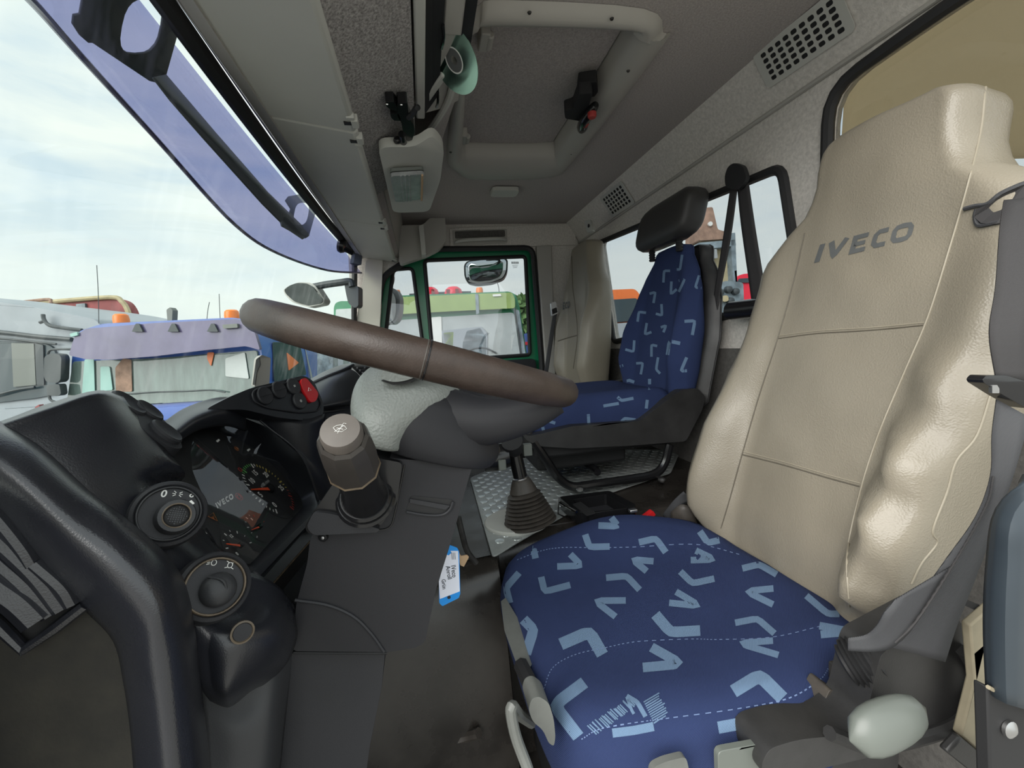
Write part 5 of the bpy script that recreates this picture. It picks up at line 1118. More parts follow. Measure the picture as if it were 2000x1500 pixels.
# ================================================================== GEAR LEVER, TRAY
gv = thing('gear_lever', 'gear lever with ribbed brown rubber boot and black T-shaped knob', 'gear lever', at(1040, 1032, Z=ZT + .008))
bc = at(1036, 1022, Z=ZT + .014); tc_ = at(1017, 935, X=bc.x + .01); av = tc_ - bc; BL = av.length
disc = at(1012, 1048, Z=ZT + .006)
obj('base_disc', lathe([(.085, .0), (.085, .005), (.081, .008), (.01, .008)], V((1.077, -.205, ZT + .0085)), (0, 0, 1), 40), 'trim_grey', gv, angle=30, label='pale grey base disc')
prof = []
for i in range(27):
    t = i / 26; r = .044 * (1 - t) ** 0.9 + .022
    if t < .72: r += .0045 * (1 if i % 2 else -1)
    prof.append((r, t * BL))
obj('boot', lathe(prof + [(.020, BL * 1.01)], bc, av, 28), 'boot_rubber', gv, angle=50, label='ribbed brown rubber boot')
k0 = at(1004, 878, X=tc_.x + .004)
obj('shaft', lathe([(.018, 0), (.0175, (k0 - tc_).length)], tc_ - av.normalized() * .01, k0 - tc_ + av.normalized() * .01, 18), 'gloss_black', gv)
obj('shaft_collar', lathe([(.0215, 0), (.0215, .008), (.018, .010)], tc_ - av.normalized() * .004, k0 - tc_, 18), 'steel', gv)
obj('knob', loft([[p + (a - p) * 0 for a in ring_pts(p, d, r1, 18, r2)] for p, d, r1, r2 in ((at(955, 882, X=.98), (-.2, 1, -.2), .010, .012), (at(962, 876, X=.985), (-.2, 1, -.2), .022, .024), (at(975, 868, X=.99), (-.2, 1, -.2), .030, .030), (at(995, 858, X=1.0), (-.2, 1, -.2), .030, .030), (at(1010, 850, X=1.01), (-.2, 1, -.2), .026, .026), (at(1020, 846, X=1.015), (-.2, 1, -.2), .014, .014))]), 'matt_black', gv, angle=60)
obj('knob_cap', lathe([(.016, -.004), (.014, .006), (.004, .010)], at(963, 879, X=.965), (-1, .5, .1), 18), 'boot_rubber', gv, label='brownish end cap')
obj('neck', tube(cr([at(1000, 862, X=1.0), at(1004, 875, X=1.02), k0], 4), [.026, .025, .024, .023, .022, .021, .020, .019, .018], 14), 'matt_black', gv)
obj('selector_switch', box(at(981, 908, X=.985), (.008, .018, .026)), 'pale_grey', gv, bevel=.002)
obj('selector_switch', box(at(1030, 878, X=1.02), (.014, .022, .03)), 'pale_grey', gv, bevel=.002)
obj('dark_ring', lathe([(.03, -.03), (.034, 0), (.03, .03)], at(968, 893, X=1.02), (0, 1, -.1), 18), 'gloss_black', gv)
ct = thing('centre_tray', 'black open storage tray with a silver edge beside the driver seat', 'tray', at(1165, 985, Z=ZT))
ZTR = -0.432
def zt_(a, b, z=ZTR): return at(a, b, Z=z)
to = [(1092, 970), (1190, 958), (1240, 984), (1242, 990), (1136, 1001), (1122, 996)]
ti = [(1118, 976), (1184, 965), (1228, 992), (1150, 1003)]
obj('body', plate(rpoly([zt_(*p) for p in to], .01), (0, 0, -.034), [rpoly([zt_(*p) for p in ti], .008)]), 'gloss_black', ct, bevel=.003)
obj('tray_floor', plate([zt_(*p) - V((0, 0, .030)) for p in ti], (0, 0, -.003)), 'panel_grey', ct, smooth=False)
obj('silver_edge', tube([zt_(1094, 982, ZTR + .002), zt_(1126, 1000, ZTR + .002)], .004, 8), 'chrome', ct, label='silver edge strip')
obj('silver_edge', tube([zt_(1092, 972, ZTR - .01), zt_(1090, 1004, ZTR - .02), zt_(1108, 1012, ZTR - .02)], .0018, 6), 'chrome', ct)
obj('insert', plate(rpoly([zt_(*p, z=ZTR + .001) for p in ((1118, 986), (1134, 981), (1164, 1003), (1146, 1008))], .004), (0, 0, .002)), 'matt_black', ct, smooth=False)
obj('latch', box(zt_(1236, 997, ZTR + .004), (.014, .02, .008)), 'steel', ct, bevel=.002)
# floor ledge and rubber mat in the footwell
obj('floor_mat', plate([(.40, .40, ZF + .001), (.79, .40, ZF + .001), (.79, -.15, ZF + .001), (.40, -.15, ZF + .001)], (0, 0, .012)), 'rubber', label='black rubber floor mat in the footwell below the steering column', cat='floor mat', bevel=.004)
lg_ = cr([at(a, b, Z=z) for a, b, z in ((700, 1492, -.80), (740, 1482, -.80), (830, 1462, -.80), (905, 1440, -.79), (935, 1432, -.77))], 5)
struct('trim_10', tube(lg_, .010, 8), 'boot_rubber')
struct('trim_11', tube(cr([at(a, b, X=x) for a, b, x in ((895, 1010, .86), (902, 1040, .86), (912, 1075, .865), (930, 1100, .87))], 4), .006, 8), 'mech_dark')

# ================================================================== SMALL THINGS OVERHEAD
cdm = mat('disc_metal', (0.42, 0.66, 0.56), 0.16, 1.0)
bs = cdm.node_tree.nodes['Principled BSDF']; bs.inputs['Anisotropic'].default_value = 0.85; bs.inputs['Thin Film Thickness'].default_value = 460; bs.inputs['Thin Film IOR'].default_value = 1.55
tn_ = cdm.node_tree.nodes.new('ShaderNodeTangent'); tn_.direction_type = 'RADIAL'; tn_.axis = 'Z'
cdc = at(887, 118, X=.90); w_ = cdc.normalized()
xr_, yr_ = V((AX.x, AY.x, AZ.x)), V((AX.y, AY.y, AZ.y))      # image right and down
mm = xr_ * -.85 + yr_ * .54; mm = (mm - w_ * mm.dot(w_)).normalized()
cn_ = (-w_ * .66 + mm * .75).normalized()
cdt = thing('compact_disc', 'shiny silver compact disc sticking out of the overhead console slot', 'disc', cdc)
obj('disc', lathe([(.060, -.0006), (.060, .0006), (.023, .0006), (.023, -.0006), (.060, -.0006)], cdc, cn_, 64), 'disc_metal', cdt, angle=30)
obj('inner_ring', lathe([(.023, -.0005), (.023, .0009), (.0205, .0009), (.0205, -.0005), (.023, -.0005)], cdc, cn_, 40), 'white_print', cdt, angle=30)
obj('hub_zone', lathe([(.0205, -.0005), (.0205, .0006), (.0078, .0006), (.0078, -.0005), (.0205, -.0005)], cdc, cn_, 40), 'print_grey', cdt, angle=30)
ph = thing('phone_mount', 'black clamp phone mount hanging from the overhead console edge', 'phone mount', at(785, 240, Z=.54))
def pz(a, b, z=.492): return at(a, b, Z=z)
obj('arm', prism(rpoly([pz(a, b) for a, b in ((776, 202), (796, 201), (798, 225), (808, 245), (810, 258), (805, 274), (796, 276), (788, 262), (784, 240), (776, 226))], .004), (0, 0, .022)), 'gloss_black', ph, bevel=.003)
obj('jaw', prism(rpoly([pz(a, b) for a, b in ((753, 200), (769, 199), (778, 212), (776, 218), (762, 214), (754, 207))], .003), (0, 0, .02)), 'gloss_black', ph, bevel=.003)
obj('jaw', prism(rpoly([pz(a, b) for a, b in ((762, 222), (778, 222), (784, 236), (770, 236), (764, 230))], .003), (0, 0, .02)), 'gloss_black', ph, bevel=.003)
obj('hook', tube(cr([pz(798, 230), pz(806, 222), pz(812, 212), pz(816, 210, .50)], 4), .006, 8), 'matt_black', ph)
obj('ball_stem', lathe([(.008, 0), (.009, .02), (.010, .035), (.006, .042)], pz(785, 262), pz(788, 284) - pz(785, 262), 14), 'gloss_black', ph)
obj('side_knob', lathe([(.008, 0), (.009, .006), (.006, .012)], pz(779, 272), (-.3, .6, -.5), 12), 'gloss_black', ph)
for q in ((756, 204), (784, 205)): obj('screw', lathe([(.003, 0), (.002, .0015)], pz(q[0], q[1], .490), (0, 0, -1), 8), 'chrome', ph)
# ================================================================== OUTSIDE
FH = V((AX.z, AY.z, 0)).normalized()      # horizontal line of sight; the parked trucks face back along it
RH = V((FH.y, -FH.x, 0))
mat('truck_blue', (0.045, 0.115, 0.42), 0.3, coat=0.3, var=0.1, vscale=2)
mat('truck_white', (0.31, 0.34, 0.37), 0.4, spec=0.3, var=0.06, vscale=2)
mat('truck_red', (0.28, 0.055, 0.055), 0.6, var=0.25, vscale=3)
mat('truck_green', (0.02, 0.20, 0.09), 0.35, var=0.1, vscale=2)
mat('truck_olive', (0.26, 0.36, 0.11), 0.4, var=0.15, vscale=1.5)
mat('truck_orange', (0.72, 0.17, 0.04), 0.4)
mat('visor_purple', (0.105, 0.09, 0.18), 0.25, var=0.2, vscale=2)
mat('screen_green', (0.12, 0.165, 0.155), 0.08, var=0.25, vscale=4, stretch=(3, 3, 0.4))
mat('screen_grey', (0.42, 0.45, 0.45), 0.08, var=0.08, vscale=3)
mat('mint', (0.30, 0.50, 0.46), 0.5)
mat('dark_win', (0.05, 0.07, 0.08), 0.15, spec=0.2)
mat('truck_plastic', (0.05, 0.06, 0.065), 0.5)
mat('beacon_orange', (0.9, 0.22, 0.03), 0.25)
mat('beacon_red', (0.75, 0.02, 0.05), 0.25)
mat('rust', (0.30, 0.19, 0.14), 0.8, var=0.4, vscale=6)
mat('crane_beige', (0.45, 0.38, 0.23), 0.7, var=0.2, vscale=5)
mat('machine_grey', (0.20, 0.25, 0.28), 0.5, var=0.4, vscale=8)
mat('gravel', (0.32, 0.305, 0.28), 0.95, var=0.3, vscale=3, bump=0.6, bscale=25)
mat('leaf', (0.10, 0.19, 0.06), 0.9, var=0.5, vscale=6)
mat('bark', (0.10, 0.07, 0.05), 0.9)
GZ = -2.35
struct('ground', plate([(-30, -40, GZ), (60, -40, GZ), (60, 60, GZ), (-30, 60, GZ)], (0, 0, -0.1)), 'gravel', smooth=False)
def pd(lst, D): return [at(a, b, D=D) for a, b in lst]
def block(name, pts, D, L, m, parent, r=0.05, bevel=0.02, **k): return obj(name, prism(rpoly(pd(pts, D), r), FH * L), m, parent, bevel=bevel, **k)
def rod(name, pts, D, r, m, parent, **k): return obj(name, tube(cr(pd(pts, D), 4), r, 8), m, parent, **k)
def wheels(parent, xs, D, back):
    for px in xs:
        c = at(px, 750, D=D); c = V((c.x, c.y, GZ + 0.5)) + FH * back
        obj('wheel', lathe([(.30, -.13), (.48, -.15), (.5, -.1), (.5, .1), (.48, .15), (.30, .13), (.12, .10)], c, RH, 24), 'rubber', parent)
# blue truck
D = 5.2
bt = thing('truck', 'blue truck with purple sun visor and orange beacons seen through the windscreen', 'truck', V((at(320, 700, D=D).x, at(320, 700, D=D).y, GZ)), None)
zb = 1120
block('cab', [(140, 700), (150, 648), (200, 632), (460, 620), (500, 632), (512, 690), (510, zb), (122, zb)], D, 1.5, 'truck_blue', bt, 0.08)
obj('chassis', prism([p for p in [V((at(150, 700, D=D).x, at(150, 700, D=D).y, GZ + .5)), V((at(480, 700, D=D).x, at(480, 700, D=D).y, GZ + .5)), V((at(480, 700, D=D).x, at(480, 700, D=D).y, GZ + 1.0)), V((at(150, 700, D=D).x, at(150, 700, D=D).y, GZ + 1.0))]], FH * 5), 'truck_plastic', bt)
wheels(bt, (160, 470), D, .8)
block('sun_visor', [(134, 694), (146, 656), (168, 642), (300, 631), (462, 623), (494, 638), (508, 684), (480, 676), (400, 684), (300, 696), (220, 702), (170, 702)], D - .22, .05, 'visor_purple', bt, 0.03, label='purple tinted sun visor')
for x in (265, 335, 412): block('visor_bracket', [(x - 8, 648), (x, 632), (x + 6, 632), (x + 14, 648)], D - .25, .02, 'truck_plastic', bt, .01, .004)
sc = block('windscreen', [(142, 706), (300, 700), (502, 684), (506, 776), (128, 800)], D - .03, .04, 'screen_green', bt, .04, .008)
for pts, m in (([(165, 692 + 10), (183, 700), (185, 766), (160, 770), (162, 740)], 'mint'), ([(196, 716), (214, 716), (220, 762), (196, 764)], 'mint'), ([(225, 718), (240, 700), (256, 702), (258, 765), (226, 765)], 'rust'), ([(405, 660 + 28), (418, 688), (412, 716), (404, 700)], 'truck_orange'), ([(440, 700), (478, 688), (486, 740), (440, 735)], 'screen_grey')):
    block('window_view', pts, D - .045, .008, m, sc, .02, .001)
for pts in ([(246, 770), (300, 766), (366, 764)], [(366, 764), (410, 762), (440, 766)]): rod('wiper', pts, D - .07, .009, 'truck_plastic', bt)
block('bonnet_panel', [(150, 806), (500, 784), (504, 810), (145, 830)], D - .05, .06, 'truck_blue', bt, .02)
for x, y in ((238, 622), (454, 614)):
    c = at(x, y + 10, D=D + .25); b = obj('beacon', lathe([(.085, 0), (.085, .05), (.078, .10), (.06, .118), (.01, .12)], c, (0, 0, 1), 20), 'beacon_orange', bt, label='orange beacon')
    obj('beacon_base', lathe([(.09, -.03), (.09, .005), (.05, .006)], c, (0, 0, 1), 20), 'truck_plastic', b)
for pts in ([(193, 632), (192, 575), (189, 518)], [(404, 625), (406, 606), (409, 590)], [(430, 622), (429, 600), (428, 574)]): rod('antenna', pts, D + .2, .004, 'truck_plastic', bt)
block('roof_lamp', [(434, 634), (463, 632), (464, 640), (436, 642)], D - .26, .05, 'pale_grey', bt, .01, .005)
block('marker_lamp', [(136, 652), (150, 648), (152, 655), (138, 658)], D - .24, .05, 'mint', bt, .01, .005)
block('exhaust', [(325, 605), (332, 600), (337, 606), (336, 628), (327, 628)], D + .9, .1, 'pale_grey', bt, .01, .005)
m_ = block('mirror', [(86, 697), (98, 690), (116, 692), (120, 700), (118, 742), (112, 748), (90, 746), (85, 735)], D - .15, .10, 'truck_plastic', bt, .03, .02, label='dark mirror housing')
rod('mirror_arm', [(93, 692), (98, 684), (112, 682), (140, 682)], D - .12, .014, 'truck_plastic', m_)
m_ = block('mirror', [(90, 752), (116, 750), (119, 770), (112, 774), (92, 772)], D - .15, .08, 'truck_plastic', bt, .03, .02)
rod('mirror_arm', [(96, 772), (100, 782), (118, 788)], D - .12, .014, 'truck_plastic', m_)
# cab side and door window of the blue truck
def side(px, py, D0, back):
    a = at(px, py, D=D0); return a
sdx = at(512, 690, D=D); sdv = FH
def sd(back, py, out=0.004):
    b = at(511, 690, D=D) + FH * back; z = at(511, py, D=D).z; return V((b.x, b.y, z)) + RH * out
obj('door_window', prism(rpoly([sd(.25, 668), sd(.95, 668), sd(1.05, 745), sd(.18, 750)], .04), RH * .01), 'dark_win', bt, bevel=.004)
obj('door_window_view', prism(rpoly([sd(.55, 690, .016), sd(.85, 715, .016), sd(.55, 730, .016)], .02), RH * .004), 'truck_orange', bt)
obj('white_stripe', prism([sd(1.05, 640, .006), sd(1.18, 720, .006), sd(1.32, 800, .006), sd(1.24, 800, .006)], RH * .004), 'truck_white', bt)
obj('door_handle', tube([sd(.45, 660, .02), sd(.8, 655, .02), sd(.95, 664, .02)], .014, 6), 'truck_plastic', bt)
# white truck
D = 6.0
wt = thing('truck', 'white truck cab with a white board in its window beside the blue truck', 'truck', V((at(20, 700, D=D).x, at(20, 700, D=D).y, GZ)))
block('cab', [(-250, 560), (0, 590), (70, 600), (150, 616), (188, 624), (200, 640), (190, 700), (180, zb), (-250, zb)], D, 2.0, 'truck_white', wt, .12)
block('window', [(-120, 664), (80, 668), (104, 678), (112, 700), (108, 770), (70, 778), (-120, 800)], D - .03, .04, 'dark_win', wt, .06, .01)
block('window_board', [(22, 670), (66, 671), (70, 752), (26, 756)], D - .05, .01, 'pale_grey', wt, .01, .002)
block('window_pillar', [(68, 670), (84, 674), (86, 752), (71, 752)], D - .05, .012, 'truck_plastic', wt, .01, .002)
rod('gutter', [(-120, 640), (0, 649), (70, 657), (140, 663)], D - .05, .030, 'truck_plastic', wt)
rod('gutter', [(-120, 655), (0, 661), (70, 668), (110, 672)], D - .05, .014, 'truck_plastic', wt)
rod('snorkel_pipe', [(84, 614), (86, 624), (96, 635), (120, 640), (160, 645)], D - .08, .024, 'truck_plastic', wt)
rod('snorkel_pipe', [(78, 630), (86, 627)], D - .08, .022, 'truck_plastic', wt)
rod('wiper', [(-20, 775), (30, 762), (68, 756)], D - .08, .016, 'truck_plastic', wt)
block('lower_panel', [(-120, 806), (140, 790), (150, 860), (-120, 880)], D - .03, .04, 'truck_white', wt, .03, .01)
block('marker_lamp', [(68, 795), (76, 790), (78, 800), (70, 804)], D - .08, .06, 'truck_red', wt, .01, .004)
wheels(wt, (-150, 120), D, .8)
# red tipper body
D = 8.5
rt = thing('tipper', 'faded red tipper body with rounded corner behind the white truck', 'tipper body', V((at(150, 640, D=D).x, at(150, 640, D=D).y, GZ)))
ro = [(10, 596), (95, 590), (215, 581), (238, 588), (250, 606), (257, 640), (260, zb), (10, zb)]
block('panel', ro, D, 0.25, 'truck_red', rt, .10)
rod('edge', [(40, 596), (97, 590), (215, 581), (238, 589), (250, 608), (257, 640), (259, 700)], D - .02, .045, 'crane_beige', rt)
block('patch', [(148, 594), (166, 592), (166, 608), (150, 608)], D - .04, .05, 'machine_grey', rt, .02, .01)
rod('edge', [(28, 592), (60, 588), (96, 585), (100, 592)], D - .06, .03, 'rust', rt)
# green truck through the passenger window
D = 6.6
gt = thing('truck', 'green truck with red domes on its roof seen through the passenger window', 'truck', V((at(890, 700, D=D).x, at(890, 700, D=D).y, GZ)))
block('cab', [(728, 640), (738, 590), (760, 578), (995, 569), (1008, 576), (1016, 604), (1030, 700), (1036, 960), (700, 960)], D, 1.6, 'truck_green', gt, .10)
block('sun_visor', [(740, 592), (760, 581), (1000, 571), (1006, 584), (1006, 602), (880, 608), (740, 616)], D - .12, .05, 'truck_olive', gt, .04, .015, label='olive green sun visor')
block('windscreen', [(742, 628), (880, 618), (1004, 610), (1016, 696), (1018, 760), (730, 775)], D - .04, .05, 'screen_grey', gt, .06, .01)
for pts, m in (([(862, 646), (940, 638), (952, 650), (952, 700), (870, 705)], 'truck_white'), ([(866, 650), (886, 648), (884, 690), (868, 676)], 'truck_olive'), ([(862, 668), (880, 690), (876, 704), (862, 704)], 'rust'), ([(912, 646), (938, 640), (950, 660), (950, 704), (902, 704), (904, 668)], 'machine_grey'), ([(842, 620), (862, 618), (864, 690), (850, 690)], 'white_print')):
    block('window_view', pts, D - .055, .008, m, gt, .02, .001)
rod('steering_wheel', [(905, 690), (925, 681), (948, 680), (970, 690)], D - .06, .012, 'truck_plastic', gt)
block('pillar', [(1006, 604), (1014, 606), (1028, 700), (1030, 780), (1018, 780), (1016, 690)], D - .10, .08, 'machine_grey', gt, .01, .005)
rod('wiper', [(1004, 602), (1012, 650), (1018, 700)], D - .12, .012, 'truck_plastic', gt)
block('strap', [(928, 574), (934, 574), (936, 612), (930, 614)], D - .14, .02, 'machine_grey', gt, .005, .002)
block('badge', [(962, 575), (978, 574), (979, 578), (963, 579)], D - .14, .02, 'white_print', gt, .005, .002)
for x, y in ((840, 577), (886, 576)):
    c = at(x, y, D=D + .3); b = obj('siren_dome', lathe([(.145, 0), (.145, .03), (.125, .085), (.075, .125), (.01, .135)], c, (0, 0, 1), 20), 'beacon_red', gt, label='red dome')
    for s in (-1, 1): obj('clip', box(c + RH * (.07 * s) - FH * .12 + V((0, 0, .04)), (.05, .05, .07)), 'truck_red', b)
for x, y in ((937, 574), (776, 579)):
    obj('beacon', lathe([(.055, 0), (.055, .06), (.045, .095), (.01, .10)], at(x, y, D=D + .1), (0, 0, 1), 16), 'beacon_orange', gt, label='orange beacon')
rod('antenna', [(975, 572), (974, 562), (971, 550)], D + .1, .006, 'truck_plastic', gt)
rod('roof_bar', [(800, 576), (870, 572), (920, 571)], D + .3, .02, 'truck_plastic', gt)
wheels(gt, (760, 1000), D, .8)
# second green truck, white van and machines farther off
D = 11
g2 = thing('truck', 'distant green truck cab beside the windscreen pillar', 'truck', V((at(675, 640, D=D).x, at(675, 640, D=D).y, GZ)))
block('cab', [(655, 592), (664, 588), (690, 588), (698, 600), (698, 800), (650, 800), (652, 600)], D, 1.5, 'truck_green', g2, .10)
block('windscreen', [(656, 604), (694, 602), (696, 640), (654, 642)], D - .05, .06, 'screen_grey', g2, .03, .01)
wv = thing('van', 'distant white van beside the blue truck', 'van', V((at(620, 700, D=9).x, at(620, 700, D=9).y, GZ)))
block('body', [(588, 692), (610, 688), (636, 690), (640, 720), (644, 800), (584, 800)], 9, 1.6, 'truck_white', wv, .08)
block('windscreen', [(592, 706), (614, 704), (618, 716), (592, 718)], 8.95, .05, 'dark_win', wv, .02, .01)
gm = thing('machine', 'distant grey machine with an orange panel near the windscreen pillar', 'machine', V((at(650, 690, D=8).x, at(650, 690, D=8).y, GZ)))
block('body', [(618, 672), (640, 668), (650, 690), (652, 800), (616, 800)], 8, .8, 'machine_grey', gm, .06)
block('panel', [(641, 682), (652, 680), (651, 692), (646, 696)], 7.9, .05, 'truck_orange', gm, .01, .005)
block('mast', [(660, 676), (670, 676), (672, 800), (660, 800)], 7.8, .2, 'truck_white', gm, .02)
def tree(px, py, D, s, label, seed):
    random.seed(seed); c = at(px, py, D=D); t = thing('tree', label, 'tree', V((c.x, c.y, GZ)))
    obj('trunk', tube([V((c.x, c.y, GZ)), V((c.x, c.y, c.z))], [.16 * s, .10 * s], 8), 'bark', t)
    v, f = [], []
    for k in range(900):
        a = V((random.gauss(0, 1), random.gauss(0, 1), random.gauss(0, 1))).normalized() * (random.random() ** .4) * s; a.z *= .8
        p = c + a; u = V((random.uniform(-1, 1), random.uniform(-1, 1), random.uniform(-1, 1))).normalized(); w = u.orthogonal().normalized(); q = .16 * s
        i = len(v); v += [p - u * q, p + w * q * .5, p + u * q, p - w * q * .5]; f.append((i, i + 1, i + 2, i + 3))
    obj('crown', (v, f), 'leaf', t, smooth=False, kind='stuff')
tree(610, 672, 16, 1.3, 'leafy green tree behind the white van', 1)
tree(668, 668, 24, 1.6, 'leafy green tree behind the grey machine', 2)
tree(1034, 625, 12, .9, 'leafy tree edge beside the green truck with red domes', 4)
bv = thing('van', 'small bright blue van edge behind the passenger window', 'van', V((at(1035, 680, D=9).x, at(1035, 680, D=9).y, GZ)))
block('body', [(1022, 652), (1052, 648), (1054, 800), (1022, 800)], 9, 1.0, 'truck_blue', bv, .05)
block('stripe', [(1022, 668), (1052, 666), (1052, 672), (1022, 674)], 8.98, .03, 'beacon_red', bv, .005, .002)
# behind the rear window
ot = thing('truck', 'orange and white truck behind the rear window', 'truck', V((at(1205, 620, D=6).x, at(1205, 620, D=6).y, GZ)))
block('cab', [(1150, 572), (1195, 566), (1240, 564), (1250, 575), (1250, 900), (1150, 900)], 6, 1.5, 'truck_orange', ot, .06)
block('windscreen', [(1152, 588), (1215, 584), (1246, 582), (1248, 626), (1152, 634)], 5.95, .05, 'dark_win', ot, .05, .01)
block('front_panel', [(1150, 636), (1250, 628), (1250, 760), (1150, 770)], 5.95, .05, 'truck_white', ot, .04, .01)
cr_ = thing('loader_crane', 'beige loading crane with rusty top and grey valve block behind the rear window', 'crane', V((at(1400, 600, D=4.4).x, at(1400, 600, D=4.4).y, GZ)))
block('column', [(1368, 468), (1392, 452), (1428, 466), (1436, 500), (1430, 640), (1420, 1000), (1368, 1000)], 4.4, .5, 'crane_beige', cr_, .04)
block('boom_head', [(1366, 418), (1376, 406), (1392, 404), (1402, 448), (1430, 456), (1428, 466), (1366, 470)], 4.35, .35, 'rust', cr_, .02)
obj('hook_pin', lathe([(.022, 0), (.022, .02)], at(1386, 438, D=4.34), -FH, 14), 'white_print', cr_)
block('collar', [(1364, 474), (1436, 468), (1438, 480), (1364, 488)], 4.3, .6, 'machine_grey', cr_, .01)
block('clamp', [(1385, 488), (1400, 486), (1402, 504), (1386, 506)], 4.28, .1, 'steel', cr_, .01)
block('mast', [(1427, 456), (1436, 454), (1442, 600), (1436, 620)], 4.3, .3, 'machine_grey', cr_, .01)
block('valve_block', [(1392, 556), (1420, 548), (1452, 552), (1454, 612), (1394, 622)], 4.2, .4, 'machine_grey', cr_, .03)
for q in ((1404, 572), (1420, 566), (1434, 570), (1424, 588)): obj('valve', lathe([(.035, 0), (.03, .05), (.012, .06)], at(q[0], q[1], D=4.2), -FH, 12), 'truck_plastic', cr_)
block('lamp', [(1410, 578), (1422, 576), (1424, 588), (1412, 590)], 4.15, .1, 'crane_beige', cr_, .03)
rc = thing('car', 'small red car roof behind the crane', 'car', V((at(1445, 560, D=9).x, at(1445, 560, D=9).y, GZ)))
block('body', [(1434, 548), (1442, 538), (1456, 534), (1490, 536), (1500, 560), (1500, 760), (1430, 760)], 9, 1.5, 'beacon_red', rc, .08)
block('window', [(1440, 552), (1444, 544), (1480, 542), (1484, 552)], 8.96, .05, 'dark_win', rc, .02, .005)

# ------------------------------------------------------------------ our truck's outside fittings
vz = thing('sun_visor', 'curved purple tinted outside sun visor above the windscreen on black brackets', 'sun visor', at(460, 300, X=1.2))
le_ = cr(pxl([(-60, -110, .36), (60, 0, .56), (160, 112, .72), (300, 265, .96), (460, 440, 1.34), (545, 496, 1.62), (640, 528, 2.02), (706, 533, 2.36)]), 6)
vr = []
for j in range(9):
    t = j / 8; row = []
    for p in le_:
        top = V((p.x, 0.358 + .02 * (1 - ((p.x - 1.3) / 1.1) ** 2), 0.552)); q = top.lerp(p, t); q.y += .045 * math.sin(math.pi * t) * (1 - ((p.x - 1.3) / 1.1) ** 2); row.append(q)
    vr.append(row)
vs_ = obj('visor_shell', grid(vr), 'visor_tint', vz, angle=0, solid=.004, soff=1)
obj('visor_edge', tube(le_, .0045, 8), 'visor_purple', vz, label='darker folded lower edge')
VB = bvh_of(vs_)
def bracket(outer, hole, ref, **k):       # flat metal bracket lying just behind the shell
    q = [hit(VB, a, b, 0.0) for a, b in ref]; n = (q[1] - q[0]).cross(q[2] - q[0]).normalized(); n = n if n.y < 0 else -n
    o = [atp(a, b, q[0] + n * .012, n) for a, b in outer]; h = [[atp(a, b, q[0] + n * .012, n) for a, b in hole]] if hole else []
    return obj('visor_bracket', plate(o, n * .004, h), 'truck_plastic', vz, bevel=.001, smooth=False, **k)
def tilt(pts, k=.42):
    c = sum(pts, V()) / len(pts); return [p - FH * ((p.z - c.z) * k + .008) for p in pts]
def oval(x0, y0, x1, y1, sl=0.0, n=20, e=.7):
    return [((x0 + x1) / 2 + math.copysign(abs(math.cos(t)) ** e, math.cos(t)) * (x1 - x0) / 2 + sl * math.copysign(abs(math.sin(t)) ** e, math.sin(t)), (y0 + y1) / 2 - math.copysign(abs(math.sin(t)) ** e, math.sin(t)) * (y1 - y0) / 2) for t in (2 * math.pi * k / n for k in range(n))]
bracket([(160, -20), (152, 24), (140, 26), (138, 44), (152, 66), (168, 80), (176, 80), (288, 155), (300, 158), (322, 142), (350, 40), (356, 20), (330, -10), (250, -30)], oval(234, -6, 312, 102, 10), ((190, 60), (300, 110), (250, 20)))
bracket([(296, 152), (320, 146), (420, 262), (520, 375), (598, 450), (602, 462), (590, 468), (560, 448), (510, 398), (400, 276), (330, 196)], None, ((320, 160), (590, 455), (450, 300)))
bracket([(556, 392), (562, 384), (588, 379), (600, 386), (617, 412), (602, 462), (596, 466), (566, 452), (548, 442), (546, 434), (552, 424), (560, 426), (566, 408)], oval(573, 396, 602, 440, 4), ((320, 160), (590, 455), (450, 300)))
wsn = obj('rain_sensor', join(lathe([(.030, 0), (.034, -.012), (.028, -.026), (.012, -.032)], at(662, 478, X=2.08), (0.1, 1, .3), 20), tube([at(668, 484, X=2.07), at(688, 494, X=2.10)], .012, 8)), 'gloss_black', angle=40, label='small round black sensor at the top corner of the windscreen', cat='sensor')
obj('corner_bracket', prism(rpoly(pxl([(694, 494, 2.3), (708, 500, 2.3), (706, 518, 2.3), (690, 514, 2.3)]), .006), (.02, .02, 0)), 'truck_plastic', vz, bevel=.003)
fm = thing('front_mirror', 'grey front view mirror on a bent arm outside the windscreen', 'mirror', at(600, 575, D=1.95))
fo = [(553, 566), (566, 557), (584, 551), (606, 552), (616, 558), (634, 586), (630, 594), (600, 600), (570, 590), (556, 575)]
obj('housing', prism(rpoly(pd(fo, 1.98), .012), FH * .07), 'trim_grey', fm, bevel=.012, bseg=3)
obj('mirror_glass', prism(tilt(rpoly([p.lerp(at(595, 576, D=1.96), .12) for p in pd(fo, 1.965)], .012)), FH * .012), 'mirror_dim', fm, bevel=.002)
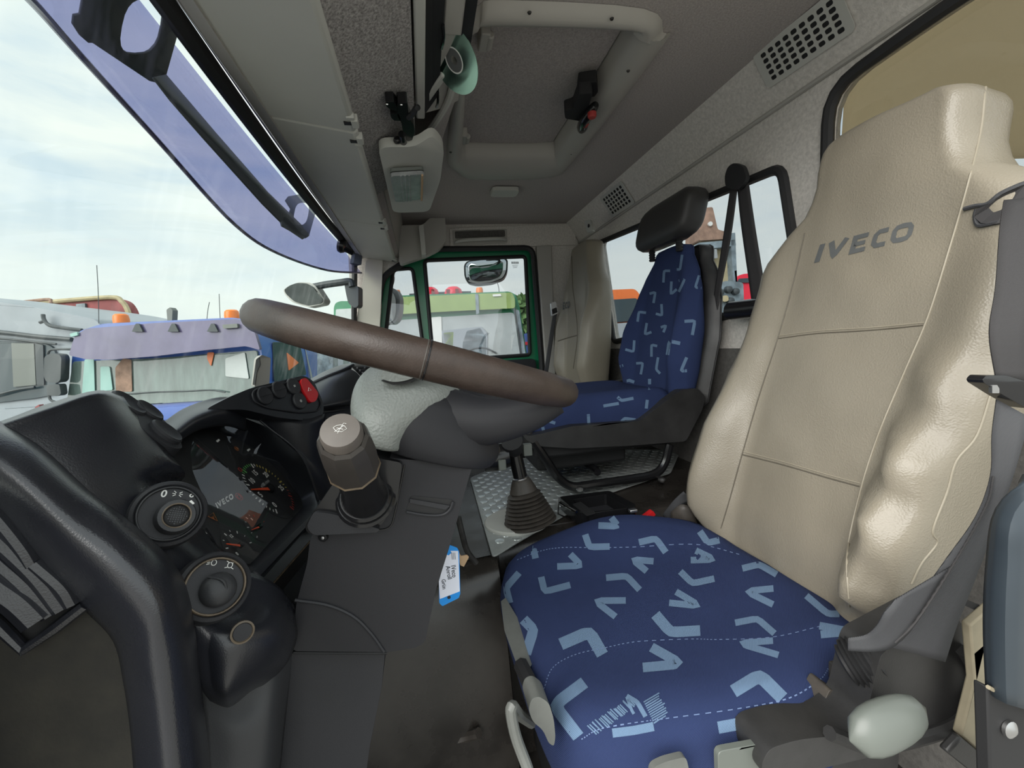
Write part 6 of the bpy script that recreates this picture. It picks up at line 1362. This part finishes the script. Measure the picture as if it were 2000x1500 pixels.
obj('arm', tube(cr(pd([(606, 562), (636, 556), (664, 552), (684, 550), (688, 560)], 2.0), 5), .016, 10), 'truck_plastic', fm)
obj('arm_bracket', prism(rpoly(pd([(672, 552), (690, 556), (700, 560), (700, 598), (692, 602), (680, 592), (676, 575)], 2.0), .01), FH * .06), 'truck_plastic', fm, bevel=.006)
km = thing('kerb_mirror', 'wide rounded kerb mirror with dark rim outside the passenger door window', 'mirror', at(950, 530, D=2.6))
ko = [(906, 518), (912, 510), (945, 506), (985, 503), (992, 508), (991, 530), (984, 544), (960, 553), (930, 556), (912, 552), (907, 540)]
obj('housing', prism(rpoly(pd(ko, 2.62), .02), FH * .09), 'truck_plastic', km, bevel=.015, bseg=3)
kc_ = at(949, 530, D=2.58); nd = -FH + V((0, 0, -.45)); 
rk = [p.lerp(at(949, 530, D=2.615), .07) for p in pd(ko, 2.615)]; kv = rpoly(rk, .02); ctr = sum(kv, V()) / len(kv)
rings = []
for s, o_ in ((1.0, 0), (.8, .010), (.55, .020), (.3, .026), (.05, .028)): rings.append([ctr + (p - ctr) * s - FH * o_ for p in kv])
obj('mirror_glass', loft(rings), 'mirror', km, angle=0)
obj('arm', tube(cr(pd([(945, 506), (955, 498), (970, 490)], 2.66) + [at(990, 478, X=2.475)], 4), .02, 10), 'truck_plastic', km)
mm_ = thing('side_mirror', 'tall dark rearview mirror outside the small quarter window', 'mirror', at(765, 600, D=2.7))
so = [(752, 566), (762, 560), (774, 566), (781, 580), (781, 606), (776, 626), (766, 634), (754, 632), (744, 640), (740, 600)]
obj('housing', prism(rpoly(pd(so, 2.74), .03), FH * .10), 'truck_plastic', mm_, bevel=.02, bseg=3)
obj('mirror_glass', prism(tilt(rpoly([p.lerp(at(758, 600, D=2.72), .10) + RH * -.015 for p in pd(so, 2.725)], .03), .2), FH * .012), 'mirror', mm_, bevel=.002)
obj('arm', tube(cr(pd([(758, 566), (764, 552), (765, 540), (760, 530)], 2.74) + [at(748, 521, X=2.475)], 4), .018, 10), 'truck_plastic', mm_)
